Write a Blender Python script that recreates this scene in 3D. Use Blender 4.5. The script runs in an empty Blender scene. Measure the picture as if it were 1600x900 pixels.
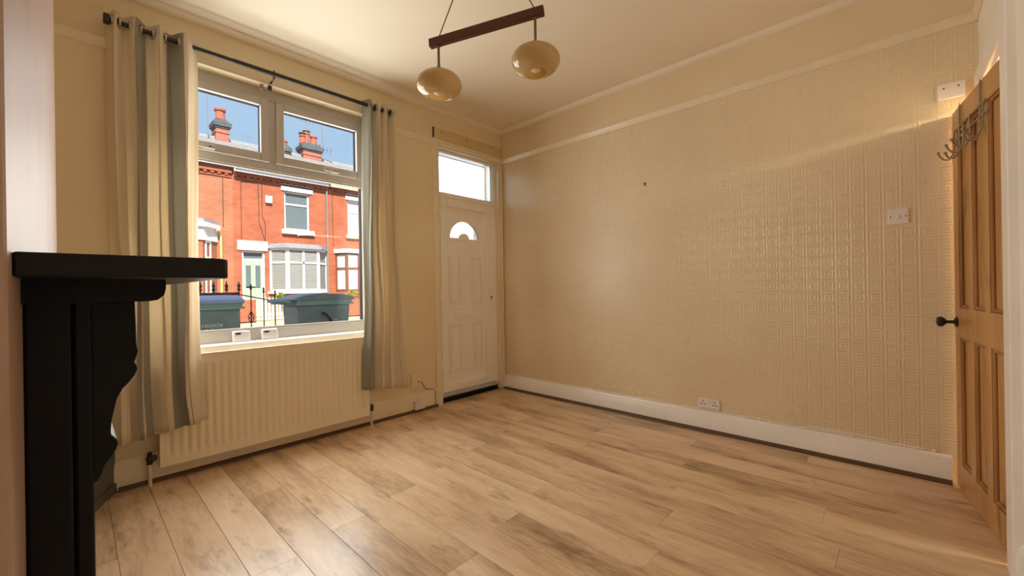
import bpy, bmesh, math, random
from mathutils import Vector, Matrix
random.seed(7)
sc = bpy.context.scene
C = sc.collection
PI = math.pi

# ------------------------------------------------------------------ camera
S = 1.06                                        # eye height
R_ = Vector((0.68477, -0.728594, -0.015499)); U_ = Vector((0.010396, -0.0115, 0.99988)); F_ = Vector((0.728685, 0.684849, 0.0003))
cam = bpy.data.cameras.new('camera'); camo = bpy.data.objects.new('camera', cam); C.objects.link(camo)
cam.sensor_width = 36; cam.lens = 646.16 / 1600 * 36; cam.clip_start = 0.05; cam.clip_end = 300
m4 = Matrix((R_, U_, -F_)).transposed().to_4x4(); m4.translation = Vector((0, 0, S))
camo.matrix_world = m4
sc.camera = camo

# ------------------------------------------------------------------ world, sun, exposure
w = bpy.data.worlds.new('sky'); sc.world = w; w.use_nodes = True
nt = w.node_tree; nt.nodes.clear()
tc = nt.nodes.new('ShaderNodeTexCoord'); sx = nt.nodes.new('ShaderNodeSeparateXYZ'); rp = nt.nodes.new('ShaderNodeValToRGB')
bg = nt.nodes.new('ShaderNodeBackground'); wo = nt.nodes.new('ShaderNodeOutputWorld')
nt.links.new(tc.outputs['Generated'], sx.inputs[0]); nt.links.new(sx.outputs['Z'], rp.inputs[0])
rp.color_ramp.elements[0].position = 0.0; rp.color_ramp.elements[0].color = (0.172, 0.236, 0.30, 1)
rp.color_ramp.elements[1].position = 0.8; rp.color_ramp.elements[1].color = (0.120, 0.190, 0.300, 1)
nt.links.new(rp.outputs[0], bg.inputs[0]); bg.inputs[1].default_value = 1.0
nt.links.new(bg.outputs[0], wo.inputs[0])
SUN = 4.1
sl = bpy.data.lights.new('sun', 'SUN'); sl.energy = SUN; sl.angle = 0.012; sl.color = (1.0, 0.93, 0.82)
so = bpy.data.objects.new('sun', sl); C.objects.link(so)
so.rotation_euler = Vector((-0.35, -1.0, 1.25)).to_track_quat('Z', 'Y').to_euler()   # the sun stands behind this house
# added fill lights at the panes, topping up what sky and sun bring in
def pane_fill(name, x0, x1, z0, z1, y, power, col, tilt=0.0):
    a = bpy.data.lights.new(name, 'AREA'); a.shape = 'RECTANGLE'; a.size = x1 - x0; a.size_y = z1 - z0; a.energy = power; a.color = col
    o = bpy.data.objects.new(name, a); C.objects.link(o); o.location = ((x0 + x1) / 2, y, (z0 + z1) / 2); o.rotation_euler = (-PI / 2 + tilt, 0, 0); return o
FILL_COL = (1.0, 0.99, 0.94)
pane_fill('window_fill', 0.375, 1.605, 0.83, 1.885, 3.188, 11.7, FILL_COL)
pane_fill('vent_fill', 0.415, 0.885, 2.015, 2.330, 3.180, 0.8, FILL_COL)
pane_fill('vent_fill', 1.042, 1.565, 2.015, 2.330, 3.180, 0.9, FILL_COL)
pane_fill('transom_fill', 2.34, 3.09, 1.96, 2.37, 3.300, 0.9, (0.86, 0.95, 1.0))
pane_fill('fan_fill', 2.50, 2.86, 1.56, 1.74, 3.230, 0.10, (1.0, 0.88, 0.78))
vs = sc.view_settings
vs.view_transform = 'Standard'; vs.look = 'None'; vs.gamma = 1.0; vs.use_curve_mapping = False
vs.exposure = 1.6
cy = sc.cycles
cy.max_bounces = 14; cy.diffuse_bounces = 10; cy.glossy_bounces = 4; cy.transmission_bounces = 6; cy.transparent_max_bounces = 12
cy.caustics_reflective = False; cy.caustics_refractive = False; cy.sample_clamp_indirect = 6.0
cy.use_denoising = True

# ------------------------------------------------------------------ materials
def srgb(r, g, b):
    f = lambda c: (c / 255 / 12.92) if c <= 10 else ((c / 255 + 0.055) / 1.055) ** 2.4
    return (f(r), f(g), f(b))
class NT:
    def __init__(s, name):
        s.m = bpy.data.materials.new(name); s.m.use_nodes = True
        s.t = s.m.node_tree; s.b = s.t.nodes['Principled BSDF']; s.o = s.t.nodes['Material Output']
    def n(s, typ, **k):
        x = s.t.nodes.new('ShaderNode' + typ)
        for a, v in k.items(): setattr(x, a, v)
        return x
    def l(s, a, b): s.t.links.new(a, b)
    def math(s, op, a, b=None, c=None):
        x = s.n('Math', operation=op)
        for i, v in enumerate((a, b, c)):
            if v is None: continue
            if isinstance(v, (int, float)): x.inputs[i].default_value = v
            else: s.l(v, x.inputs[i])
        return x.outputs[0]
    def obj(s): return s.n('TexCoord').outputs['Object']
    def ramp(s, fac, stops, interp='LINEAR'):
        r = s.n('ValToRGB'); cr = r.color_ramp; cr.interpolation = interp
        while len(cr.elements) < len(stops): cr.elements.new(0.5)
        for e, (p, c) in zip(cr.elements, stops):
            e.position = p; e.color = (*c, 1) if len(c) == 3 else c
        s.l(fac, r.inputs[0]); return r.outputs[0]
    def noise(s, vec, scale, detail=4, rough=0.55):
        x = s.n('TexNoise'); x.inputs['Scale'].default_value = scale; x.inputs['Detail'].default_value = detail
        x.inputs['Roughness'].default_value = rough
        if vec is not None: s.l(vec, x.inputs['Vector'])
        return x.outputs['Fac']
    def scale(s, vec, sc3, loc=None):
        x = s.n('Mapping'); x.inputs['Scale'].default_value = sc3
        s.l(vec, x.inputs['Vector'])
        if loc is not None: s.l(loc, x.inputs['Location'])
        return x.outputs[0]
    def bump(s, h, strength, dist=0.01):
        x = s.n('Bump'); x.inputs['Strength'].default_value = strength; x.inputs['Distance'].default_value = dist
        s.l(h, x.inputs['Height']); s.l(x.outputs[0], s.b.inputs['Normal'])
def mat(name, col, rough=0.5, metal=0.0, var=0.0, vscale=6.0, bump=0.0, bscale=60.0, bdist=0.002, spec=0.5):
    k = NT(name); b = k.b
    b.inputs['Base Color'].default_value = (*col, 1); b.inputs['Roughness'].default_value = rough
    b.inputs['Metallic'].default_value = metal; b.inputs['Specular IOR Level'].default_value = spec
    if var:
        f = k.noise(k.obj(), vscale)
        k.l(k.ramp(f, [(0.3, tuple(c * (1 - var) for c in col)), (0.7, tuple(min(1, c * (1 + var * .6)) for c in col))]), b.inputs['Base Color'])
    if bump:
        k.bump(k.noise(k.obj(), bscale, 3), bump, bdist)
    return k.m
CREAM = (0.80, 0.69, 0.47)
M = {}
M['wall'] = mat('cream_emulsion', CREAM, 0.55, var=0.05, vscale=1.5, bump=0.25, bscale=90)
M['wall_satin'] = mat('cream_paint_brick_reflection', (0.46, 0.315, 0.24), 0.5, var=0.12, vscale=5.0, bump=0.2, bscale=25, spec=0.3)  # pink reflection of the sunlit brick is put into this base colour
M['upper'] = mat('pale_frieze_paint', (0.82, 0.70, 0.48), 0.6, var=0.03, vscale=2)
M['ceiling'] = mat('ceiling_paint', (0.84, 0.76, 0.61), 0.7, var=0.02, vscale=1.2)
M['gloss'] = mat('cream_gloss_paint', (0.82, 0.73, 0.54), 0.28, var=0.04, vscale=5, bump=0.1, bscale=30)
M['white_gloss'] = mat('white_gloss_paint', (0.92, 0.90, 0.87), 0.3, var=0.05, vscale=4, bump=0.1, bscale=30)
M['ochre'] = mat('yellowed_lintel_paint', (0.66, 0.54, 0.27), 0.5, var=0.08, vscale=8)
M['upvc'] = mat('white_upvc_shaded', (0.52, 0.50, 0.465), 0.4)  # white plastic, greyed in the base colour for the backlit frame's shade
M['upvc_door'] = mat('white_upvc_door', (0.92, 0.90, 0.85), 0.3)
M['plastic'] = mat('white_plastic', (0.82, 0.79, 0.76), 0.35)
M['old_plastic'] = mat('cream_plastic', (0.80, 0.70, 0.48), 0.4)
M['device'] = mat('grey_white_plastic', (0.70, 0.70, 0.70), 0.4)
M['black'] = mat('black_eggshell_paint', (0.004, 0.004, 0.005), 0.5, bump=0.25, bscale=25, spec=0.2)
M['shelf_black'] = mat('black_stained_wood', (0.006, 0.0045, 0.004), 0.45, bump=0.15, bscale=18, spec=0.25)
M['metal_black'] = mat('black_metal', (0.012, 0.011, 0.010), 0.35)
M['dark'] = mat('dark_gap', (0.01, 0.008, 0.006), 0.6)
M['hole'] = mat('black_plastic', (0.02, 0.02, 0.022), 0.4)
M['steel'] = mat('brushed_steel', (0.45, 0.42, 0.36), 0.28, metal=1.0)
M['brass'] = mat('aged_brass', (0.22, 0.16, 0.08), 0.4, metal=0.8)
M['valve'] = mat('dark_valve_metal', (0.05, 0.04, 0.035), 0.35, metal=0.6)
M['grey_paint'] = mat('grey_cupboard_paint', (0.10, 0.105, 0.10), 0.45, var=0.1)
M['rad'] = mat('cream_radiator_enamel', (0.86, 0.77, 0.57), 0.3)
M['bead'] = mat('brown_floor_bead', (0.10, 0.05, 0.022), 0.5, var=0.2, vscale=20)
M['cap'] = mat('cream_rubber', (0.75, 0.66, 0.48), 0.5)
M['pipe_plate'] = mat('dull_brass_plate', (0.30, 0.25, 0.18), 0.5)

def wood(name, c0, c1, c2, axis, scl, rough, rand=True, bumpv=0.15, tone=0.0, knots=True, st=0.07):
    k = NT(name); o = k.obj()
    stretch = [1.0, 1.0, 1.0]; stretch[axis] = st
    if rand:
        oi = k.n('ObjectInfo'); cx = k.n('CombineXYZ')
        for i, f in enumerate((17.3, 31.7, 23.1)): k.l(k.math('MULTIPLY', oi.outputs['Random'], f), cx.inputs[i])
        v = k.scale(o, stretch, cx.outputs[0])
    else: v = k.scale(o, stretch)
    big = k.noise(v, scl, 5, 0.6)
    fine = k.noise(v, scl * 9, 3, 0.6)
    st2 = [1.0] * 3; st2[axis] = 0.4
    v2 = k.scale(o, st2, cx.outputs[0]) if rand else k.scale(o, st2)
    blot = k.noise(v2, scl * 0.45, 3, 0.5)
    f = k.math('ADD', k.math('MULTIPLY', big, 0.55), k.math('ADD', k.math('MULTIPLY', fine, 0.2), k.math('MULTIPLY', blot, 0.25)))
    if rand and tone: f = k.math('ADD', f, k.math('MULTIPLY', k.math('SUBTRACT', oi.outputs['Random'], 0.5), tone))
    col = k.ramp(f, [(0.34, c0), (0.5, c1), (0.64, c2)])
    if knots:
        st3 = [1.0] * 3; st3[axis] = 0.28
        v3 = k.scale(o, st3, cx.outputs[0]) if rand else k.scale(o, st3)
        sp = k.noise(v3, scl * 1.3, 4, 0.65)
        dk = k.ramp(sp, [(0.57, (1, 1, 1)), (0.70, (0.50, 0.43, 0.38))])
        mx = k.n('Mix', data_type='RGBA', blend_type='MULTIPLY'); mx.inputs[0].default_value = 0.85
        k.l(col, mx.inputs[6]); k.l(dk, mx.inputs[7]); col = mx.outputs[2]
    k.l(col, k.b.inputs['Base Color']); k.b.inputs['Roughness'].default_value = rough
    if bumpv: k.bump(fine, bumpv, 0.001)
    return k.m
M['plank'] = wood('oak_laminate', (0.32, 0.20, 0.112), (0.67, 0.48, 0.295), (0.80, 0.63, 0.43), 1, 8.0, 0.3, tone=0.09, st=.16)
M['pine'] = wood('waxed_pine', (0.30, 0.13, 0.035), (0.50, 0.26, 0.085), (0.60, 0.35, 0.14), 2, 7.0, 0.38, rand=False, knots=True)
M['pine_dark'] = wood('waxed_pine_moulding', (0.20, 0.08, 0.022), (0.32, 0.15, 0.045), (0.42, 0.22, 0.08), 2, 7.0, 0.38, rand=False, knots=False)
M['bar_wood'] = wood('teak_bar', (0.045, 0.010, 0.004), (0.085, 0.020, 0.007), (0.12, 0.032, 0.011), 0, 12, 0.38, rand=False, knots=False)

def wallpaper():
    k = NT('embossed_square_wallpaper'); o = k.obj(); s = k.n('SeparateXYZ'); k.l(o, s.inputs[0])
    P = 0.072
    def cell(v): return k.math('ABSOLUTE', k.math('SUBTRACT', k.math('FRACT', k.math('MULTIPLY', v, 1 / P)), 0.5))
    d = k.math('MAXIMUM', cell(s.outputs['Y']), cell(s.outputs['Z']))
    h = k.ramp(d, [(0.10, (0.3,) * 3), (0.14, (0.9,) * 3), (0.20, (0.9,) * 3), (0.24, (0.15,) * 3), (0.30, (0.15,) * 3), (0.34, (1,) * 3), (0.42, (1,) * 3), (0.46, (0,) * 3)])
    n = k.noise(o, 60, 3)
    # the relief is worn in patches
    wear = k.ramp(k.noise(o, 1.6, 2), [(0.3, (0.6,) * 3), (0.65, (1,) * 3)])
    wear = k.math('MULTIPLY', wear, k.math('LESS_THAN', s.outputs['Z'], 2.39))
    hh = k.math('ADD', k.math('MULTIPLY', h, wear), k.math('MULTIPLY', n, 0.5))
    k.bump(hh, 0.5, 0.0038)
    c = k.ramp(k.noise(o, 1.3, 5), [(0.3, (0.74, 0.62, 0.41)), (0.7, (0.82, 0.71, 0.50))])
    st = k.ramp(k.noise(k.scale(o, (1, 1.2, 1)), 7, 5, 0.7), [(0.66, (1, 1, 1)), (0.76, (0.80, 0.74, 0.62))])
    mx = k.n('Mix', data_type='RGBA', blend_type='MULTIPLY'); mx.inputs[0].default_value = 0.6
    k.l(c, mx.inputs[6]); k.l(st, mx.inputs[7]); k.l(mx.outputs[2], k.b.inputs['Base Color'])
    k.b.inputs['Roughness'].default_value = 0.29
    return k.m
M['paper'] = wallpaper()

def glass(name, tint=(1, 1, 1), rough=0.0):
    k = NT(name); k.t.nodes.remove(k.b)
    tr = k.n('BsdfTransparent'); tr.inputs[0].default_value = (*tint, 1)
    gl = k.n('BsdfGlossy'); gl.inputs['Roughness'].default_value = rough
    fr = k.n('Fresnel'); fr.inputs[0].default_value = 1.45; mx = k.n('MixShader')
    k.l(fr.outputs[0], mx.inputs[0]); k.l(tr.outputs[0], mx.inputs[1]); k.l(gl.outputs[0], mx.inputs[2]); k.l(mx.outputs[0], k.o.inputs[0])
    return k.m
M['glass'] = glass('clear_window_glass', (0.96, 0.98, 0.98))
def frosted(name):
    k = NT(name); k.t.nodes.remove(k.b)
    tl = k.n('BsdfTranslucent'); tl.inputs[0].default_value = (0.95, 0.96, 0.97, 1)
    tr = k.n('BsdfTransparent'); tr.inputs[0].default_value = (0.9, 0.93, 0.95, 1)
    rf = k.n('BsdfRefraction'); rf.inputs['Roughness'].default_value = 0.35; rf.inputs['IOR'].default_value = 1.05
    mx = k.n('MixShader'); mx.inputs[0].default_value = 0.9
    k.l(tl.outputs[0], mx.inputs[1]); k.l(rf.outputs[0], mx.inputs[2])
    k.l(mx.outputs[0], k.o.inputs[0]); return k.m
M['frosted'] = frosted('obscured_glass')
def opal():
    k = NT('amber_opal_glass'); b = k.b
    b.inputs['Base Color'].default_value = (0.74, 0.60, 0.32, 1); b.inputs['Roughness'].default_value = 0.12
    b.inputs['Coat Weight'].default_value = 0.6; b.inputs['Coat Roughness'].default_value = 0.05
    tl = k.n('BsdfTranslucent'); tl.inputs[0].default_value = (0.85, 0.70, 0.40, 1)
    mx = k.n('MixShader'); mx.inputs[0].default_value = 0.5
    k.l(b.outputs[0], mx.inputs[1]); k.l(tl.outputs[0], mx.inputs[2]); k.l(mx.outputs[0], k.o.inputs[0]); return k.m
M['opal'] = opal()
M['bulb'] = mat('pearl_bulb_glass', (0.75, 0.66, 0.45), 0.2)

def curtain_mat(name, stops):
    k = NT(name); uv = k.n('UVMap'); s = k.n('SeparateXYZ'); k.l(uv.outputs[0], s.inputs[0])
    cre = (0.84, 0.76, 0.60); gry = (0.40, 0.385, 0.32)
    col = k.ramp(s.outputs['X'], [(p, gry if g else cre) for p, g in stops], 'CONSTANT')
    w_ = k.noise(k.scale(k.obj(), (300, 300, 30)), 1.0, 2)
    k.bump(w_, 0.15, 0.001)
    k.l(col, k.b.inputs['Base Color']); k.b.inputs['Roughness'].default_value = 0.85
    tl = k.n('BsdfTranslucent'); k.l(col, tl.inputs[0]); mx = k.n('MixShader'); mx.inputs[0].default_value = 0.32
    k.l(k.b.outputs[0], mx.inputs[1]); k.l(tl.outputs[0], mx.inputs[2]); k.l(mx.outputs[0], k.o.inputs[0])
    return k.m

def brick(name, c1, c2, mortar, off=(0, 0, 0)):
    k = NT(name); s = k.n('SeparateXYZ'); k.l(k.obj(), s.inputs[0]); cx = k.n('CombineXYZ')
    k.l(k.math('ADD', s.outputs['X'], s.outputs['Y']), cx.inputs[0]); k.l(s.outputs['Z'], cx.inputs[1])
    bt = k.n('TexBrick'); k.l(cx.outputs[0], bt.inputs['Vector'])
    bt.inputs['Color1'].default_value = (*c1, 1); bt.inputs['Color2'].default_value = (*c2, 1); bt.inputs['Mortar'].default_value = (*mortar, 1)
    bt.inputs['Scale'].default_value = 1.0; bt.inputs['Mortar Size'].default_value = 0.006; bt.inputs['Brick Width'].default_value = 0.225; bt.inputs['Row Height'].default_value = 0.075
    bt.inputs['Bias'].default_value = -0.2
    n = k.ramp(k.noise(k.obj(), 1.2, 4), [(0.3, (0.8,) * 3), (0.7, (1.1,) * 3)])
    mx = k.n('Mix', data_type='RGBA', blend_type='MULTIPLY'); mx.inputs[0].default_value = 1
    k.l(bt.outputs[0], mx.inputs[6]); k.l(n, mx.inputs[7]); k.l(mx.outputs[2], k.b.inputs['Base Color']); k.b.inputs['Roughness'].default_value = 0.85
    return k.m
M['brick'] = brick('red_brick', (0.40, 0.098, 0.042), (0.31, 0.066, 0.027), (0.38, 0.15, 0.085))
M['brick_pale'] = brick('weathered_pale_brick', (0.42, 0.135, 0.065), (0.34, 0.10, 0.045), (0.42, 0.22, 0.13))
M['chim_brick'] = brick('chimney_brick', (0.38, 0.11, 0.07), (0.30, 0.08, 0.05), (0.4, 0.25, 0.2))
M['slate'] = mat('roof_slate', (0.20, 0.19, 0.19), 0.7, var=0.3, vscale=5)
M['soot'] = mat('sooty_stone', (0.10, 0.11, 0.12), 0.9, var=0.35, vscale=6)
M['pot'] = mat('terracotta_pot', (0.45, 0.10, 0.055), 0.8, var=0.15)
M['white_out'] = mat('white_masonry_paint', (0.80, 0.80, 0.80), 0.6)
M['grey_out'] = mat('lead_grey', (0.30, 0.30, 0.32), 0.6, var=0.15)
M['glass_out'] = mat('dark_window_glass', (0.12, 0.15, 0.16), 0.08)
M['curtain_out'] = mat('net_curtain', (0.62, 0.64, 0.58), 0.8)
M['blind'] = mat('white_blind_slat', (0.40, 0.40, 0.37), 0.6)
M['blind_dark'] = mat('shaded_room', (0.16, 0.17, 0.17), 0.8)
M['mint'] = mat('pale_green_door_paint', (0.34, 0.44, 0.32), 0.45)
M['brown_frame'] = mat('brown_window_frame', (0.22, 0.07, 0.04), 0.5)
M['pipe_grey'] = mat('grey_downpipe', (0.20, 0.18, 0.17), 0.6)
M['pipe_yellow'] = mat('yellowed_downpipe', (0.62, 0.48, 0.20), 0.6)
M['cable'] = mat('dark_cable', (0.07, 0.03, 0.02), 0.7)
M['iron'] = mat('wrought_iron', (0.03, 0.028, 0.03), 0.5)
M['bin'] = mat('green_bin_plastic', (0.30, 0.45, 0.47), 0.45, var=0.15, vscale=9)
M['bin_rim'] = mat('green_bin_rim', (0.40, 0.68, 0.64), 0.45)
M['bin_blue'] = mat('blue_bin_lid', (0.38, 0.52, 0.85), 0.4)
M['print'] = mat('white_print', (0.95, 0.95, 0.95), 0.6)
M['bin_dark'] = mat('dark_moulded_plastic', (0.02, 0.05, 0.055), 0.5)
M['picket'] = mat('cream_picket_paint', (0.66, 0.64, 0.42), 0.6)
M['stone'] = mat('buff_stone', (0.55, 0.42, 0.30), 0.85, var=0.2)
M['road'] = mat('asphalt', (0.16, 0.15, 0.145), 0.9, var=0.2, vscale=2, bump=0.4, bscale=60)
M['paving'] = mat('buff_paving', (0.42, 0.36, 0.27), 0.9, var=0.2, vscale=2)
M['concrete'] = mat('yard_concrete', (0.36, 0.33, 0.29), 0.9, var=0.2, vscale=3)
M['leaf'] = mat('yellow_green_leaf', (0.35, 0.42, 0.06), 0.6, var=0.3, vscale=20)
M['hall'] = mat('white_hall_paint', (0.85, 0.80, 0.70), 0.6)

# ------------------------------------------------------------------ mesh helpers
def bx(bm, x0, x1, y0, y1, z0, z1, mt=None):
    vs_ = [bm.verts.new((x, y, z)) for x in (x0, x1) for y in (y0, y1) for z in (z0, z1)]
    if mt:
        for v in vs_: v.co = mt @ v.co
    for f in ((0, 1, 3, 2), (4, 6, 7, 5), (0, 4, 5, 1), (2, 3, 7, 6), (0, 2, 6, 4), (1, 5, 7, 3)):
        bm.faces.new([vs_[i] for i in f])
def prism(bm, pts, axis, a, b):
    """polygon pts in the two other axes, extruded from a to b along axis (0,1,2)"""
    def mk(p, t):
        c = list(p); c.insert(axis, t); return bm.verts.new(c)
    A = [mk(p, a) for p in pts]; B = [mk(p, b) for p in pts]; n = len(pts)
    bm.faces.new(A); bm.faces.new(B[::-1])
    for i in range(n): bm.faces.new([A[i], B[i], B[(i + 1) % n], A[(i + 1) % n]])
def lathe(bm, prof, c, n=32, close=False, ax=2):
    rings = []
    for r, h in prof:
        ring = []
        for i in range(n):
            t = 2 * PI * i / n; p = [r * math.cos(t), r * math.sin(t), h]
            if ax == 1: p = [p[0], p[2], p[1]]
            if ax == 0: p = [p[2], p[0], p[1]]
            ring.append(bm.verts.new((c[0] + p[0], c[1] + p[1], c[2] + p[2])))
        rings.append(ring)
    for a, b in zip(rings, rings[1:]):
        for i in range(n): bm.faces.new([a[i], a[(i + 1) % n], b[(i + 1) % n], b[i]])
    if close: bm.faces.new(rings[0][::-1]); bm.faces.new(rings[-1])
def tube(bm, pts, r, n=10, cap=True):
    pts = [Vector(p) for p in pts]; rings = []; prev = None
    rr = r if isinstance(r, (list, tuple)) else [r] * len(pts)
    for i, p in enumerate(pts):
        d = (pts[min(i + 1, len(pts) - 1)] - pts[max(i - 1, 0)]).normalized()
        if prev is None:
            ref = Vector((0, 0, 1)) if abs(d.z) < .9 else Vector((1, 0, 0)); a = d.cross(ref).normalized()
        else: a = (prev - d * prev.dot(d)).normalized()
        prev = a; b = d.cross(a)
        rings.append([bm.verts.new(p + rr[i] * (math.cos(2 * PI * k / n) * a + math.sin(2 * PI * k / n) * b)) for k in range(n)])
    for A, B in zip(rings, rings[1:]):
        for k in range(n): bm.faces.new([A[k], A[(k + 1) % n], B[(k + 1) % n], B[k]])
    if cap: bm.faces.new(rings[0][::-1]); bm.faces.new(rings[-1])
def ball(bm, c, r, n=10):
    bmesh.ops.create_uvsphere(bm, u_segments=n, v_segments=max(6, n // 2 + 2), radius=r, matrix=Matrix.Translation(c))
def obj(name, bm, m, parent=None, bevel=0, smooth=False, seg=2):
    bmesh.ops.recalc_face_normals(bm, faces=bm.faces[:])
    me = bpy.data.meshes.new(name); bm.to_mesh(me); bm.free()
    me.materials.append(M[m] if isinstance(m, str) else m)
    if smooth:
        for p in me.polygons: p.use_smooth = True
        me.set_sharp_from_angle(angle=math.radians(40))
    o = bpy.data.objects.new(name, me); C.objects.link(o)
    if parent: o.parent = parent
    if bevel:
        b = o.modifiers.new('bevel', 'BEVEL'); b.width = bevel; b.segments = seg; b.limit_method = 'ANGLE'
    return o
def box(name, x0, x1, y0, y1, z0, z1, m, parent=None, bevel=0):
    bm = bmesh.new(); bx(bm, x0, x1, y0, y1, z0, z1); return obj(name, bm, m, parent, bevel)
def tag(o, label, cat, group=None, kind=None):
    o['label'] = label; o['category'] = cat
    if group: o['group'] = group
    if kind: o['kind'] = kind
    return o
def thing(name, label, cat, loc=(0, 0, 0), rz=0, group=None, kind=None):
    o = bpy.data.objects.new(name, None); C.objects.link(o); o.location = loc; o.rotation_euler = (0, 0, rz); o.empty_display_size = .05
    return tag(o, label, cat, group, kind)
def local(o, parent):
    """keep world-built geometry in place under a parent that stands somewhere"""
    o.parent = parent; o.matrix_parent_inverse = Matrix.LocRotScale(parent.location, parent.rotation_euler, None).inverted(); return o
def struct(name, bm, m, label, cat, bevel=0, smooth=False):
    return tag(obj(name, bm, m, None, bevel, smooth), label, cat, kind='structure')
def walled(bm, us, zs, holes, a, b, axis):
    """slab over the grid us x zs without the cells inside holes; thickness a..b along axis"""
    for i in range(len(us) - 1):
        for j in range(len(zs) - 1):
            uc, zc = (us[i] + us[i + 1]) / 2, (zs[j] + zs[j + 1]) / 2
            if any(h[0] < uc < h[1] and h[2] < zc < h[3] for h in holes): continue
            if axis == 1: bx(bm, us[i], us[i + 1], a, b, zs[j], zs[j + 1])
            else: bx(bm, a, b, us[i], us[i + 1], zs[j], zs[j + 1])

# ------------------------------------------------------------------ room shell
XR, YF, YB, XL, XC, H = 3.151, 3.094, -0.30, -0.38, -0.038, 2.72
RAIL = 2.427
CY0, CY1 = 0.555, 2.37
WX0, WX1, WZ0, WZ1 = 0.30, 1.68, 0.73, 2.455        # window opening
DX0, DX1, DZ1 = 2.315, 3.115, 2.40                   # front door opening
bm = bmesh.new(); bx(bm, XL - .2, XR + .2, -2.0, YF + .28, -.16, -.012)
floor = struct('floor', bm, 'dark', 'brown oak laminate plank floor of the empty room', 'floor')
PW, PL = 0.165, 1.285
pmesh = {}
row = 0; x = XL
while x < XR - .001:
    x1 = min(x + PW, XR); y = YB - .05 - (row * 0.47 % 1) * PL
    while y < YF + .06:
        y0, y1 = max(y, YB - .06), min(y + PL, YF + .06)
        if y1 - y0 > 0.02:
            key = (round(x1 - x, 3), round(y1 - y0, 3))
            if key not in pmesh:
                b = bmesh.new(); g = 0.0006; wx, wy = key
                prism(b, [(g, -.012), (wx - g, -.012), (wx - g, -.0007), (wx - g - .0007, 0), (g + .0007, 0), (g, -.0007)], 1, g, wy - g)
                bmesh.ops.recalc_face_normals(b, faces=b.faces[:])
                me = bpy.data.meshes.new('plank'); b.to_mesh(me); b.free(); me.materials.append(M['plank']); pmesh[key] = me
            o = bpy.data.objects.new('plank', pmesh[key]); C.objects.link(o); o.location = (x, y0, 0); o.parent = floor
        y += PL
    x += PW; row += 1
bm = bmesh.new(); bx(bm, XL - .2, XR + .2, YB - .2, YF + .28, H, H + .15)
struct('ceiling', bm, 'ceiling', 'plain cream painted ceiling above the room', 'ceiling')
bm = bmesh.new()
walled(bm, [XL - .2, WX0, WX1, DX0, DX1, XR + .2], [-.15, 0.0, WZ0, DZ1, WZ1, H], [(WX0, WX1, WZ0, WZ1), (DX0, DX1, 0, DZ1)], YF, YF + .27, 1)
struct('wall_front', bm, 'wall', 'cream painted front wall with the window and the front door', 'wall')
bm = bmesh.new(); bx(bm, XR, XR + .2, YB - .2, YF + .01, -.15, H)
struct('wall_right', bm, 'paper', 'long cream wall with embossed square wallpaper', 'wall')
M['wall_back'] = mat('white_wall_paint', (0.90, 0.86, 0.77), 0.5, var=0.04, vscale=2.0, bump=0.15, bscale=40)
bm = bmesh.new(); walled(bm, [XL - .2, 2.375, XR + .1], [-.15, 0, 1.965, H], [(2.375, 4, 0, 1.965)], YB - .12, YB, 1)
struct('wall_back', bm, 'wall_back', 'pale cream wall beside and above the pine door', 'wall')
bm = bmesh.new(); bx(bm, XL - .2, XL, YB - .2, YF + .01, -.15, H)
struct('wall_left', bm, 'wall', 'cream wall of the alcoves beside the chimney breast', 'wall')
bm = bmesh.new(); bx(bm, XL - .01, XC, CY0, CY1, -.01, H)
struct('wall_chimney', bm, 'wall_satin', 'satin painted chimney breast behind the black mantelpiece', 'chimney breast', bevel=.006)
bm = bmesh.new(); bx(bm, XR - .001, XR + .001, YB, YF, RAIL, H)
# hall behind the ajar door
bm.free(); bm = bmesh.new()
bx(bm, 1.5, 1.6, -2.0, YB - .12, -.1, 2.6); bx(bm, XR + .2, XR + .3, -2.0, YB, -.1, 2.6); bx(bm, 1.5, XR + .3, -2.1, -2.0, -.1, 2.6); bx(bm, 1.5, XR + .3, -2.1, YB - .12, 2.5, 2.6)
struct('wall_hall', bm, 'hall', 'white hall walls behind the ajar pine door', 'wall')
hl = bpy.data.lights.new('hall_light', 'POINT'); hl.energy = 70; hl.color = (1, .93, .78); hl.shadow_soft_size = .12
ho = bpy.data.objects.new('hall_light', hl); C.objects.link(ho); ho.location = (2.62, -1.0, 2.1)

# mouldings: profile (u out from wall, z), run along one axis
def run(name, prof, axis, wallpos, sgn, a, b, m, label, cat='moulding', smooth=True):
    bm = bmesh.new()
    if axis == 0: prism(bm, [(wallpos + sgn * u, z) for u, z in prof], 0, a, b)
    else: prism(bm, [(wallpos + sgn * u, z) for u, z in prof], 1, a, b)
    return struct(name, bm, m, label, cat, smooth=smooth)
rail = [(0, RAIL - .048), (.006, RAIL - .048), (.010, RAIL - .040), (.010, RAIL - .030), (.018, RAIL - .018), (.022, RAIL - .008), (.020, RAIL), (0, RAIL + .002)]
run('trim_1', rail, 1, XR, -1, YB, YF, 'gloss', 'cream picture rail along the embossed wallpaper wall')
run('trim_2', rail, 0, YF, -1, WX1 + .02, 2.262, 'gloss', 'short cream picture rail between window and front door')
run('trim_3', rail, 0, YF, -1, XL, WX0 - .02, 'gloss', 'cream picture rail left of the window near the chimney breast')
run('trim_4', rail, 0, YB, 1, XL, XR, 'gloss', 'cream picture rail above the pine door')
cov = [(0, 2.685)] + [(.055 - .055 * math.cos(t) * 1.0, 2.685 + .036 * math.sin(t)) for t in [PI / 2 * i / 6 for i in range(7)]] + [(.055, H + .001), (0, H + .001)]
cov = [(0, 2.683), (.012, 2.684), (.028, 2.690), (.042, 2.702), (.050, 2.714), (.050, H + .001), (0, H + .001)]
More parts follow.
